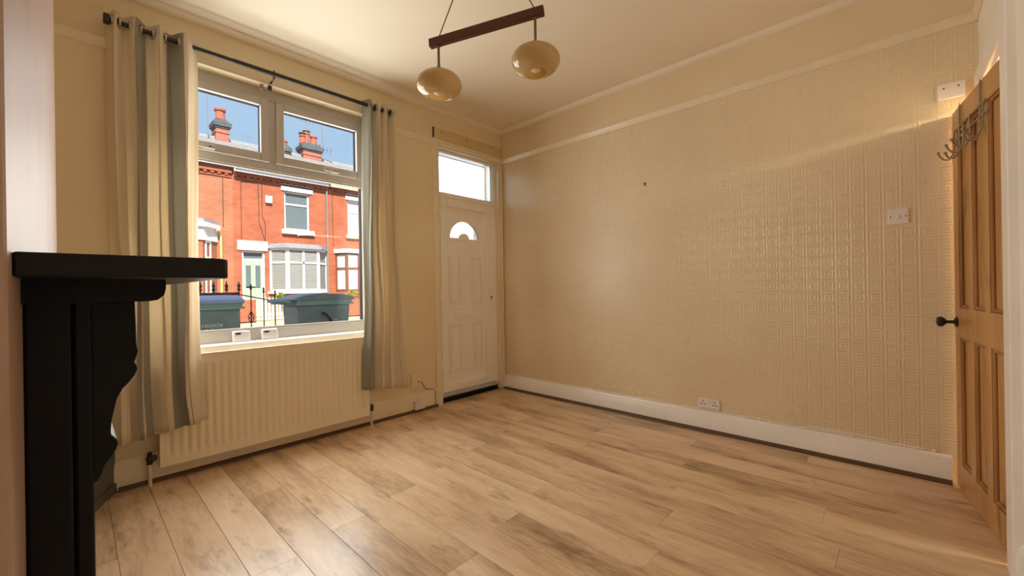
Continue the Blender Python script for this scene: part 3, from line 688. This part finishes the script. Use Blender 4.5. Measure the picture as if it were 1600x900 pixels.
bm = bmesh.new(); bx(bm, 2.008, 2.108, YF - .052, YF - .020, .022, .098); local(obj('body', bm, 'plastic', None, .005), jb)
bm = bmesh.new(); lathe(bm, [(.003, -.001), (.003, 0)], (2.03, YF - .052, .085), 8, True, 1); local(obj('screw', bm, 'hole', None), jb)
bm = bmesh.new(); tube(bm, [(2.02, YF - .006, .205), (2.035, YF - .008, .17), (2.06, YF - .022, .15), (2.05, YF - .028, .10)], .0022, 6); tag(obj('thin_wire', bm, 'old_plastic'), 'thin cream wire from blank plate down to the phone box', 'wire')
bm = bmesh.new(); tube(bm, [(2.105, YF - .003, .245), (2.14, YF - .006, .185), (2.16, YF - .010, .172), (2.20, YF - .018, .166), (2.235, YF - .024, .150), (2.24, YF - .024, .05), (2.225, YF - .024, .005)], .0024, 6); tag(obj('thin_wire', bm, 'cable'), 'thin dark wire dangling beside the front door plinth', 'wire')
for x0, x1, lab in ((.706, .808, 'white plastic controller on the window board, left of the pair'), (.872, .975, 'white plastic controller on the window board, right of the pair')):
    t = thing('controller', lab, 'controller', ((x0 + x1) / 2, FY - .03, .738), group='controllers on the window board')
    rot = Matrix.Translation((0, FY - .042, .739)) @ Matrix.Rotation(math.radians(-14), 4, 'X')
    bm = bmesh.new(); bx(bm, x0, x1, 0, .020, 0, .073, rot); local(obj('case', bm, 'plastic', None, .010), t)
    bm = bmesh.new(); bx(bm, x0 + .006, x1 - .006, -.003, .004, .006, .067, rot); local(obj('face', bm, 'device', None, .006), t)
    bm = bmesh.new(); bx(bm, x0 + .016, x0 + .046, -.0045, .0, .046, .058, rot); local(obj('display', bm, 'hole', None), t)

# ------------------------------------------------------------------ outside: ground
def gnd(name, x0, x1, y0, y1, z0, z1, m, label, cat): return tag(box(name, x0, x1, y0, y1, z0, z1, m), label, cat, kind='structure')
gnd('ground_yard', -14, 20, YF + .27, 5.6, -.3, -.03, 'concrete', 'concrete front yard between house and railings', 'yard')
gnd('pavement_near', -30, 40, 5.6, 8.0, -.3, -.06, 'paving', 'paved footway beyond the iron railings', 'pavement')
gnd('road', -60, 80, 8.0, 14.5, -.3, -.16, 'road', 'asphalt street between the terraces', 'road')
gnd('pavement_far', -60, 80, 14.5, 17.0, -.3, -.04, 'paving', 'paved footway in front of the brick terrace', 'pavement')
gnd('ground_gardens', -60, 80, 17.0, 40, -.3, 0.0, 'paving', 'front garden ground of the brick terrace', 'garden')
# this terrace above and beside the room: it shades yard and street
bm = bmesh.new()
prism(bm, [(-6.0, 2.9), (YF + .27, 2.9), (YF + .27, 5.2), (YF + .45, 5.2), (-1.3, 7.0), (-6.2, 5.2)], 0, -14, 17)
struct('wall_upper_storey', bm, 'brick', 'brick upper storey and roof of this terrace above the room', 'house')

# ------------------------------------------------------------------ outside: bins
def text_part(name, s, size, loc, m, parent, rotx=PI / 2, ext=.0006):
    cu = bpy.data.curves.new(name, 'FONT'); cu.body = s; cu.size = size; cu.extrude = ext; cu.offset = .0012
    to = bpy.data.objects.new(name, cu); C.objects.link(to); bpy.context.view_layer.update()
    me = bpy.data.meshes.new_from_object(to.evaluated_get(bpy.context.evaluated_depsgraph_get())); bpy.data.objects.remove(to)
    me.materials.clear(); me.materials.append(M[m]); o = bpy.data.objects.new(name, me); C.objects.link(o); o.location = loc; o.rotation_euler = (rotx, 0, 0); o.parent = parent; return o
def wheelie(label, loc, w_, d_, lidm, rz=0):
    """front at -y, handle and wheels at +y"""
    t = thing('wheelie_bin', label, 'bin', loc, rz, 'wheelie bins in the front yard')
    bm = bmesh.new(); w2, d2 = w_ / 2, d_ / 2
    lo = [(-w2 * .80, -d2 * .72), (w2 * .80, -d2 * .72), (w2 * .80, d2 * .72), (-w2 * .80, d2 * .72)]; hi = [(-w2 * .96, -d2 * .95), (w2 * .96, -d2 * .95), (w2 * .96, d2 * .9), (-w2 * .96, d2 * .9)]
    a = [bm.verts.new((*p, .04)) for p in lo]; b = [bm.verts.new((*p, .95)) for p in hi]
    bm.faces.new(a); bm.faces.new(b)
    for i in range(4): bm.faces.new([a[i], a[(i + 1) % 4], b[(i + 1) % 4], b[i]])
    obj('body', bm, 'bin', t, .03, True, 3)
    bm = bmesh.new(); bx(bm, -w2 - .012, w2 + .012, -d2 - .015, d2 * .96, .945, .965); bx(bm, -w2 + .004, w2 - .004, -d2, d2 * .93, .965, .992); obj('rim', bm, 'bin_rim', t, .006)
    bm = bmesh.new(); prism(bm, [(-d2 - .03, .992), (d2 + .02, .992), (d2 + .02, 1.012), (d2 * .7, 1.05), (d2 * .2, 1.066), (-d2 * .6, 1.058), (-d2 - .015, 1.03), (-d2 - .03, 1.01)], 0, -w2 - .006, w2 + .006); ld = obj('lid', bm, lidm, t, .012, True, 3)
    bm = bmesh.new(); tube(bm, [(-w2 + .04, d2 * .9, .965), (-w2 + .04, d2 + .09, .985), (-w2 + .08, d2 + .12, .99), (w2 - .08, d2 + .12, .99), (w2 - .04, d2 + .09, .985), (w2 - .04, d2 * .9, .965)], .016, 8); obj('handle', bm, 'bin', t, smooth=True)
    for sgn in (-1, 1):
        bm = bmesh.new(); bx(bm, sgn * w2 * .6 - .025, sgn * w2 * .6 + .025, d2 * .9, d2 + .10, .955, 1.015); obj('hinge', bm, 'bin_rim', t, .008)
        bm = bmesh.new(); lathe(bm, [(.0, -.03), (.09, -.03), (.1, -.02), (.1, .02), (.09, .03), (0, .03)], (sgn * (w2 * .78), d2 * .74, .10 ), 24, False, 0); obj('wheel', bm, 'hole', t, smooth=True)
    return t
b1 = wheelie('green wheelie bin with a blue lid and recycle print outside the window', (.742, 4.56, -.03), .58, .68, 'bin_blue')
fy = -.36 + .045
tx = text_part('print', 'recycle', .052, (-.010, fy - .012, .800), 'print', b1)
tx2 = text_part('print', 'for Coventry', .026, (-.018, fy - .008, .762), 'print', b1)
tx.rotation_euler = tx2.rotation_euler = (PI / 2 + math.atan2(.11 * .0 + .078, .91), 0, 0)
bm = bmesh.new()
pa = [(.022 * math.cos(t) - .052, fy - .014, .815 + .022 * math.sin(t)) for t in [math.radians(20 + 280 * i / 20) for i in range(21)]]
tube(bm, pa, .006, 6); prism(bm, [(-.042, .826), (-.020, .812), (-.040, .802)], 1, fy - .020, fy - .008); obj('logo', bm, 'print', b1)
b2 = wheelie('dark green wheelie bin standing sideways by the gate, right of window view', (1.846, 4.72, -.03), .50, .60, 'bin', PI / 2)
bm = bmesh.new(); tube(bm, [(-.262 - .002, .06 - .10 * i / 8 - .02, .86 - .10 * (i / 8) ** 2 * 1.0) for i in range(9)], .012, 6); obj('emblem', bm, 'bin_dark', b2)
box('label', -.253, -.240, -.13, -.09, .775, .785, 'print', b2)

# ------------------------------------------------------------------ outside: railing, gate, pillar
RYY = 5.2
fe = thing('iron_railing', 'black wrought iron railing with spear finials behind the blue lidded bin', 'railing', (.04, RYY, -.03))
for i in range(-14, 8):
    x = .442 + i * .113
    bm = bmesh.new(); tube(bm, [(x, RYY, -.03), (x, RYY, 1.10)], .007, 6); pb = local(obj('baluster', bm, 'iron', None), fe)
    bm = bmesh.new(); lathe(bm, [(.007, 1.075), (.017, 1.085), (.017, 1.095), (.009, 1.105), (.014, 1.12), (.018, 1.13), (.008, 1.15), (.004, 1.175), (0, 1.185)], (x, RYY, 0), 8); local(obj('finial', bm, 'iron', None, smooth=True), fe)
for z in (1.03, .18):
    bm = bmesh.new(); bx(bm, -1.16, 1.238, RYY - .006, RYY + .006, z, z + .03); local(obj('rail', bm, 'iron', None), fe)
ga = thing('iron_gate', 'black wrought iron gate with a twisted basket bar and dipping top rail', 'gate', (1.53, RYY, -.03))
for x, zt in ((1.345, 1.155), (1.470, 1.120), (1.585, 1.085), (1.705, 1.030)):
    bm = bmesh.new(); tube(bm, [(x, RYY, .05), (x, RYY, zt - .05)], .006, 6); local(obj('bar', bm, 'iron', None), ga)
    bm = bmesh.new(); lathe(bm, [(.006, zt - .07), (.013, zt - .06), (.013, zt - .05), (.006, zt - .045), (.012, zt - .028), (.005, zt - .01), (0, zt)], (x, RYY, 0), 8); local(obj('finial', bm, 'iron', None, smooth=True), ga)
bm = bmesh.new(); tube(bm, [(1.245 + .05 * i, RYY, 1.035 - .013 * i + .0002 * i * i) for i in range(11)], .007, 6); local(obj('top_rail', bm, 'iron', None), ga)
bm = bmesh.new(); tube(bm, [(1.30, RYY, 1.115), (1.39, RYY, 1.115)], .008, 6); local(obj('cross_piece', bm, 'iron', None), ga)
bm = bmesh.new()
for q in range(4):
    tube(bm, [(1.345 + .030 * math.sin(PI * i / 12) * math.cos(PI / 2 * q + PI * i / 8), RYY + .030 * math.sin(PI * i / 12) * math.sin(PI / 2 * q + PI * i / 8), .72 + .13 * i / 12) for i in range(13)], .004, 5)
local(obj('basket', bm, 'iron', None), ga)
bm = bmesh.new(); bx(bm, 1.25, 1.73, RYY - .008, RYY + .008, .10, .13); local(obj('bottom_rail', bm, 'iron', None), ga)
gp = thing('gate_pillar', 'buff stone gate pillar behind the sideways green bin', 'pillar', (1.85, RYY + .05, -.03))
bm = bmesh.new(); bx(bm, 1.775, 1.97, RYY - .05, RYY + .15, -.03, .90); local(obj('shaft', bm, 'stone', None, .01), gp)
bm = bmesh.new(); bx(bm, 1.765, 1.98, RYY - .06, RYY + .16, .90, .95); local(obj('cap', bm, 'stone', None, .01), gp)

# ------------------------------------------------------------------ outside: terrace across the street
HY = 19.0
def hb(name, x0, x1, y0, y1, z0, z1, m, par, bev=0):
    bm = bmesh.new(); bx(bm, x0, x1, y0, y1, z0, z1); return local(obj(name, bm, m, None, bev), par)
def roof(par, x0, x1):
    bm = bmesh.new(); prism(bm, [(18.72, 6.02), (18.72, 6.10), (22.5, 8.05), (26.3, 6.10), (26.3, 6.02), (22.5, 7.9)], 0, x0, x1); r_ = local(obj('roof', bm, 'slate', None), par)
    bm = bmesh.new(); bx(bm, x0, x1, 22.38, 22.62, 7.96, 8.10); local(obj('ridge', bm, 'grey_out', None), par); return r_
def dentils(par, x0, x1):
    bm = bmesh.new(); x = x0
    while x < x1 - .11: bx(bm, x, x + .11, HY - .08, HY, 5.62, 5.70); x += .225
    bx(bm, x0, x1, HY - .10, HY, 5.70, 5.78); bx(bm, x0, x1, HY - .04, HY, 5.54, 5.60)
    o = local(obj('dentil_course', bm, 'brick', None), par); o['kind'] = 'stuff'
def shell(par, x0, x1, m, wins):
    us = sorted({x0, x1, *[a for w_ in wins for a in w_[:2]]}); zs = sorted({-.1, 6.02, *[a for w_ in wins for a in w_[2:]]})
    bm = bmesh.new(); walled(bm, us, zs, wins, HY, HY + .25, 1); bx(bm, x0, x0 + .2, HY + .25, 26, -.1, 6.02); bx(bm, x1 - .2, x1, HY + .25, 26, -.1, 6.02); bx(bm, x0, x1, 25.8, 26, -.1, 6.02)
    local(obj('wall', bm, m, None), par)
def winframe(par, x0, x1, z0, z1, y, bars, m='white_out', f=.07, behind='glass_out', vbars=()):
    bm = bmesh.new(); bx(bm, x0, x0 + f, y, y + .06, z0, z1); bx(bm, x1 - f, x1, y, y + .06, z0, z1); bx(bm, x0 + f, x1 - f, y, y + .06, z0, z0 + f); bx(bm, x0 + f, x1 - f, y, y + .06, z1 - f, z1)
    for z in bars: bx(bm, x0 + f, x1 - f, y, y + .06, z - f / 2, z + f / 2)
    for x in vbars: bx(bm, x - f / 2, x + f / 2, y, y + .06, z0 + f, z1 - f)
    wf = local(obj('window', bm, m, None), par)
    zz = [z0 + f * .5, *bars, z1 - f * .5]; xx = [x0 + f * .5, *vbars, x1 - f * .5]
    for a, b in zip(zz, zz[1:]):
        for c_, d_ in zip(xx, xx[1:]):
            bm = bmesh.new(); bx(bm, c_, d_, y + .03, y + .045, a, b); o = obj('pane', bm, behind, None); o.parent = wf; o.matrix_parent_inverse = Matrix.Identity(4)
    return wf
# middle house
hm = thing('terraced_house', 'red brick terraced house with a mint door and white canted bay', 'house', (6.2, HY, 0), group='terrace across the street')
shell(hm, 4.35, 8.02, 'brick', [(6.2, 7.23, 3.70, 5.34), (4.62, 5.44, .2, 2.72), (5.65, 7.9, .2, 2.8)])
roof(hm, 4.35, 8.02); dentils(hm, 4.37, 8.0)
hb('fascia', 4.35, 8.02, 18.74, 18.80, 5.78, 6.06, 'white_out', hm); bm = bmesh.new(); tube(bm, [(4.35, 18.68, 5.98), (8.02, 18.68, 5.96)], .06, 8); local(obj('gutter', bm, 'white_out', None, smooth=True), hm)
hb('lintel', 6.08, 7.36, HY - .04, HY + .05, 5.35, 5.62, 'white_out', hm); hb('sill', 6.08, 7.38, HY - .12, HY + .05, 3.52, 3.70, 'white_out', hm)
winframe(hm, 6.2, 7.23, 3.70, 5.35, HY + .08, (4.80,), vbars=())
hb('alarm_box', 5.48, 5.71, HY - .10, HY, 4.73, 5.01, 'white_out', hm)
hb('lintel', 4.47, 5.54, HY - .04, HY + .05, 2.74, 3.12, 'white_out', hm)
hd = hb('door_frame', 4.62, 5.44, HY + .12, HY + .18, 2.33, 2.41, 'white_out', hm)
for a in ((4.62, 4.69, .2, 2.72), (5.37, 5.44, .2, 2.72), (4.69, 5.37, 2.66, 2.72)): hb('jamb', a[0], a[1], HY + .06, HY + .20, a[2], a[3], 'white_out', hm)
hb('transom_pane', 4.69, 5.37, HY + .14, HY + .16, 2.41, 2.66, 'glass_out', hm)
dr = hb('front_door', 4.69, 5.37, HY + .12, HY + .17, .2, 2.33, 'mint', hm)
for x0 in (4.78, 5.12):
    bm = bmesh.new(); bx(bm, x0, x0 + .17, HY + .10, HY + .13, 1.25, 2.14); o = obj('door_light', bm, 'glass_out', None); o.parent = dr
# bay of the middle house
B = [(5.62, HY), (6.10, 18.42), (7.36, 18.42), (7.92, HY)]
bm = bmesh.new(); prism(bm, B, 2, -.1, 1.06); local(obj('bay_wall', bm, 'brick', None), hm)
bm = bmesh.new(); prism(bm, [(5.52, HY), (6.04, 18.32), (7.42, 18.32), (8.0, HY)], 2, .98, 1.07); local(obj('bay_sill', bm, 'white_out', None), hm)
bm = bmesh.new(); prism(bm, [(5.50, HY), (6.02, 18.28), (7.44, 18.28), (8.02, HY)], 2, 2.86, 2.98); prism(bm, [(5.60, HY), (6.08, 18.40), (7.38, 18.40), (7.94, HY)], 2, 2.98, 3.06); local(obj('bay_roof', bm, 'grey_out', None), hm)
def bayside(par, p, q, z0, z1, bar, vb, m, inner):
    d = Vector((q[0] - p[0], q[1] - p[1])); L_ = d.length; ang = math.atan2(d.y, d.x); mx = Matrix.Translation((p[0], p[1], 0)) @ Matrix.Rotation(ang, 4, 'Z'); f = .075
    bm = bmesh.new()
    for a in ((0, f, z0, z1), (L_ - f, L_, z0, z1), (f, L_ - f, z0, z0 + f), (f, L_ - f, z1 - f, z1), (f, L_ - f, bar - f / 2, bar + f / 2)): bx(bm, a[0], a[1], -.02, .05, a[2], a[3], mx)
    for v in vb: bx(bm, L_ * v - f / 2, L_ * v + f / 2, -.02, .05, z0 + f, z1 - f, mx)
    wf = local(obj('bay_window', bm, m, None), par)
    xs = [f, *[L_ * v for v in vb], L_ - f]
    for a, b in zip((z0 + f, bar), (bar, z1 - f)):
        for c_, e_ in zip(xs, xs[1:]):
            bm = bmesh.new(); bx(bm, c_, e_, .02, .03, a, b, mx); o = obj('pane', bm, inner, None); o.parent = wf
    return mx, L_
for i, vb in ((0, ()), (1, (.5,)), (2, ())):
    mx, L_ = bayside(hm, B[i], B[i + 1], 1.07, 2.86, 2.27, vb, 'white_out', 'blind_dark')
    bm = bmesh.new(); z = 1.16
    while z < 2.78: bx(bm, .08, L_ - .08, .004, .018, z, z + .034, mx); z += .062
    o = local(obj('blind', bm, 'blind', None), hm); o['kind'] = 'stuff'
bm = bmesh.new(); tube(bm, [(7.965, HY - .06, -.05), (7.965, HY - .06, 5.75), (7.965, 18.7, 5.95)], .045, 8); local(obj('downpipe', bm, 'pipe_grey', None, smooth=True), hm)
for pts in ([(5.22, HY - .015, 5.5), (5.24, HY - .015, 4.3), (5.24, HY - .015, 3.9), (5.45, HY - .015, 3.15)], [(5.36, HY - .015, 5.5), (5.35, HY - .015, 4.2), (5.46, HY - .015, 3.9), (5.46, HY - .015, 3.15)], [(4.62, HY - .015, 3.15), (4.62, HY - .015, 5.45), (5.2, HY - .015, 5.5)]):
    bm = bmesh.new(); tube(bm, pts, .012, 5); local(obj('wall_cable', bm, 'cable', None), hm)
# left house
hl_ = thing('terraced_house', 'paler brick terraced house with a white parapet bay at the left', 'house', (2.2, HY, 0), group='terrace across the street')
shell(hl_, -.2, 4.35, 'brick_pale', [(1.0, 2.2, 3.9, 5.34), (.2, 1.05, 0, 2.70)])
hb('front_door', .2, 1.05, HY + .10, HY + .16, 0, 2.70, 'brown_frame', hl_); hb('lintel', .1, 1.15, HY - .04, HY + .05, 2.70, 2.95, 'white_out', hl_); hb('lintel', .9, 2.3, HY - .04, HY + .05, 5.34, 5.50, 'white_out', hl_); hb('sill', .9, 2.3, HY - .10, HY + .05, 3.75, 3.90, 'white_out', hl_)
roof(hl_, -.2, 4.35); dentils(hl_, -.2, 4.3)
winframe(hl_, 1.0, 2.2, 3.9, 5.34, HY + .08, (4.8,))
BL = [(1.6, HY), (2.05, 18.35), (3.25, 18.35), (3.80, HY)]
bm = bmesh.new(); prism(bm, BL, 2, -.1, 3.1); local(obj('bay_wall', bm, 'brick_pale', None), hl_)
def grow(P, e): return [(P[0][0] - e, P[0][1]), (P[1][0] - e * .6, P[1][1] - e), (P[2][0] + e * .6, P[2][1] - e), (P[3][0] + e, P[3][1])]
for z0, z1, e, m in ((2.98, 3.46, .05, 'white_out'), (3.46, 3.62, .14, 'white_out'), (3.62, 3.76, .06, 'grey_out')):
    bm = bmesh.new(); prism(bm, grow(BL, e), 2, z0, z1); local(obj('parapet', bm, m, None), hl_)
bayside(hl_, (3.335, 18.45), (3.56, 18.72), 1.0, 2.98, 2.35, (), 'white_out', 'glass_out')
bayside(hl_, (2.25, 18.34), (3.05, 18.34), 1.0, 2.98, 2.35, (.5,), 'white_out', 'glass_out')
bm = bmesh.new(); tube(bm, [(3.93, HY - .06, -.05), (3.93, HY - .06, 3.25), (3.84, HY - .2, 3.42), (3.76, HY - .25, 3.42)], .045, 8); local(obj('downpipe', bm, 'pipe_yellow', None, smooth=True), hl_)
bm = bmesh.new(); tube(bm, [(4.02, HY - .015, 3.6), (4.02, HY - .015, 5.6)], .012, 5); local(obj('wall_cable', bm, 'cable', None), hl_)
# right house
hr = thing('terraced_house', 'red brick terraced house with brown framed bay at the right', 'house', (10.2, HY, 0), group='terrace across the street')
shell(hr, 8.02, 12.4, 'brick', [(8.96, 10.0, 3.70, 5.36)])
bm = bmesh.new(); tube(bm, [(8.22, HY - .015, 5.5), (8.26, HY - .015, 3.1)], .012, 5); local(obj('wall_cable', bm, 'cable', None), hr)
roof(hr, 8.02, 12.4); dentils(hr, 8.15, 12.3)
hb('fascia', 8.08, 12.4, 18.74, 18.80, 5.78, 6.06, 'stone', hr)
hb('lintel', 8.85, 10.12, HY - .04, HY + .05, 5.36, 5.63, 'white_out', hr); hb('sill', 8.85, 10.12, HY - .10, HY + .05, 3.53, 3.70, 'stone', hr)
winframe(hr, 8.96, 10.0, 3.70, 5.36, HY + .08, (4.78,), f=.06, behind='curtain_out')
BR = [(8.36, HY), (8.62, 18.45), (10.3, 18.45), (10.6, HY)]
bm = bmesh.new(); prism(bm, BR, 2, -.1, 1.06); local(obj('bay_wall', bm, 'brick', None), hr)
bm = bmesh.new(); prism(bm, grow(BR, .08), 2, 2.80, 2.98); local(obj('bay_roof', bm, 'white_out', None), hr)
for i, vb in ((0, ()), (1, (.33, .66)), (2, ())): bayside(hr, BR[i], BR[i + 1], 1.06, 2.80, 2.10, vb, 'brown_frame', 'curtain_out')
# end houses so the terrace goes on
for x0, x1, lab in ((-12.0, -.2, 'long run of brick terrace far left beyond the curtain'), (12.4, 30.0, 'long run of brick terrace far right beyond the window view')):
    he = thing('terrace_row', lab, 'house', ((x0 + x1) / 2, HY, 0)); n_ = round((x1 - x0) / 3.9); holes = []
    for k in range(n_):
        a = x0 + (x1 - x0) * k / n_ + .5; holes += [(a, a + 1.05, 3.70, 5.34), (a, a + 1.5, 1.0, 2.75), (a + 2.1, a + 2.95, 0, 2.70)]
    shell(he, x0, x1, 'brick', holes); roof(he, x0, x1); dentils(he, x0 + .1, x1 - .1)
    for q, (a, b, c_, d_) in enumerate(holes):
        hb('lintel', a - .1, b + .1, HY - .04, HY + .05, d_, d_ + .25, 'white_out', he)
        if q % 3 == 2: hb('front_door', a, b, HY + .10, HY + .16, c_, d_, 'mint' if q % 2 else 'brown_frame', he)
        else: hb('sill', a - .1, b + .1, HY - .10, HY + .05, c_ - .15, c_, 'white_out', he); winframe(he, a, b, c_, d_, HY + .08, (c_ + (d_ - c_) * .66,))
# chimneys
def stack(house, x0, x1, zt, pots, cowls=()):
    bm = bmesh.new(); bx(bm, x0, x1, 22.15, 22.85, 7.4, zt); bx(bm, x0 - .03, x1 + .03, 22.12, 22.88, zt - .22, zt - .16); t = local(obj('chimney_stack', bm, 'chim_brick', None), house)
    def sub(o): o.parent = t; return o
    bm = bmesh.new(); z = zt
    for k, (e, h_) in enumerate(((.04, .08), (.09, .10), (.10, .08), (.03, .08), (-.05, .10))): bx(bm, x0 - e, x1 + e, 22.15 - e, 22.85 + e, z, z + h_); z += h_
    sub(obj('corbelling', bm, 'soot', None))
    for k, (px_, hh, r) in enumerate(pots):
        bm = bmesh.new(); lathe(bm, [(r * 1.1, z - .05), (r, z + .05), (r * .9, z + hh - .1), (r * 1.15, z + hh - .08), (r * 1.15, z + hh), (r * .7, z + hh)], (px_, 22.5, 0), 14); sub(obj('pot', bm, 'pot', None, smooth=True))
        if k in cowls: bm = bmesh.new(); lathe(bm, [(.19, z + hh + .07), (.17, z + hh + .1), (.0, z + hh + .17)], (px_, 22.5, 0), 14); sub(obj('cowl', bm, 'soot', None))
stack(hm, 4.46, 4.96, 8.46, [(4.70, .50, .20)])
stack(hr, 8.16, 9.08, 8.30, [(8.26, .42, .14), (8.46, .58, .15), (8.82, .48, .16)], (0, 1))
stack(hm, 7.18, 7.52, 7.95, [(7.35, .25, .16)])
for label, x, z0, z1, el in (('thin aerial mast beside the left chimney stack', 4.16, 7.9, 9.95, 0), ('tall thin aerial mast right of the pots', 9.12, 8.2, 9.75, 1), ('television aerial with crossed rods above the pots', 8.30, 8.6, 9.95, 2)):
    t = thing('roof_aerial', label, 'aerial', (x, 22.1, z0)); bm = bmesh.new(); tube(bm, [(x, 22.1, z0), (x, 22.1, z1)], .018, 5); local(obj('mast', bm, 'pipe_grey', None), t)
    if el:
        bm = bmesh.new(); zt = z1 if el == 2 else z0 + .4
        tube(bm, [(x - .5, 22.1, zt), (x + .5, 22.0, zt - .12)], .014, 5)
        for k in range(5): tube(bm, [(x - .4 + .2 * k, 21.9, zt - .02 - .024 * k + .14), (x - .4 + .2 * k, 22.2, zt - .02 - .024 * k - .14)], .01, 5)
        local(obj('rods', bm, 'pipe_grey', None), t)
# garden fronts across the street
gw = thing('garden_wall', 'low brick garden wall left of the picket gate across the street', 'garden wall', (3.0, 17.1, 0))
bm = bmesh.new(); bx(bm, -2, 4.55, 17.0, 17.22, -.05, .78); local(obj('wall', bm, 'brick', None), gw)
gw2 = thing('garden_wall', 'low brick garden wall right of the picket gate across the street', 'garden wall', (8.0, 17.1, 0))
bm = bmesh.new(); bx(bm, 5.60, 14, 17.0, 17.22, -.05, .72); local(obj('wall', bm, 'brick', None), gw2)
pg = thing('picket_gate', 'cream wooden picket gate across the street', 'gate', (5.05, 17.1, 0))
for i in range(8):
    x = 4.60 + i * .122; bm = bmesh.new(); prism(bm, [(x, .02), (x + .085, .02), (x + .085, .86 - .02 * i), (x + .042, .93 - .02 * i), (x, .86 - .02 * i)], 1, 17.06, 17.085); local(obj('picket', bm, 'picket', None), pg)
for z in (.18, .66): hb('rail', 4.58, 5.58, 17.085, 17.12, z, z + .09, 'picket', pg)
def shrub(label, c, r, n, seed):
    rnd = random.Random(seed); t = thing('shrub', label, 'shrub', (c[0], c[1], 0)); bm = bmesh.new()
    for i in range(n):
        a, b, q = rnd.uniform(0, 2 * PI), rnd.uniform(-.6, 1.5), r * rnd.uniform(.4, 1); p = Vector((c[0] + q * math.cos(a) * math.cos(b), c[1] + q * math.sin(a) * math.cos(b), c[2] + q * .7 * math.sin(b)))
        d = Vector((rnd.uniform(-1, 1), rnd.uniform(-1, 1), rnd.uniform(-1, 1))).normalized() * .05; e = d.cross(Vector((.3, .5, .8))).normalized() * .025
        bm.faces.new([bm.verts.new(p - d), bm.verts.new(p + e), bm.verts.new(p + d), bm.verts.new(p - e)])
    o = local(obj('foliage', bm, 'leaf', None), t); o['kind'] = 'stuff'
    bm = bmesh.new()
    for k in range(4): tube(bm, [(c[0], c[1], 0), (c[0] + rnd.uniform(-.2, .2), c[1] + rnd.uniform(-.1, .1), c[2])], .012, 5)
    local(obj('stem', bm, 'cable', None), t)
shrub('yellow green shrub behind the picket gate', (5.55, 17.6, .82), .30, 160, 1)
shrub('yellow green shrub above the sideways green bin', (8.55, 17.7, .80), .45, 220, 2)
bpy.context.view_layer.update()
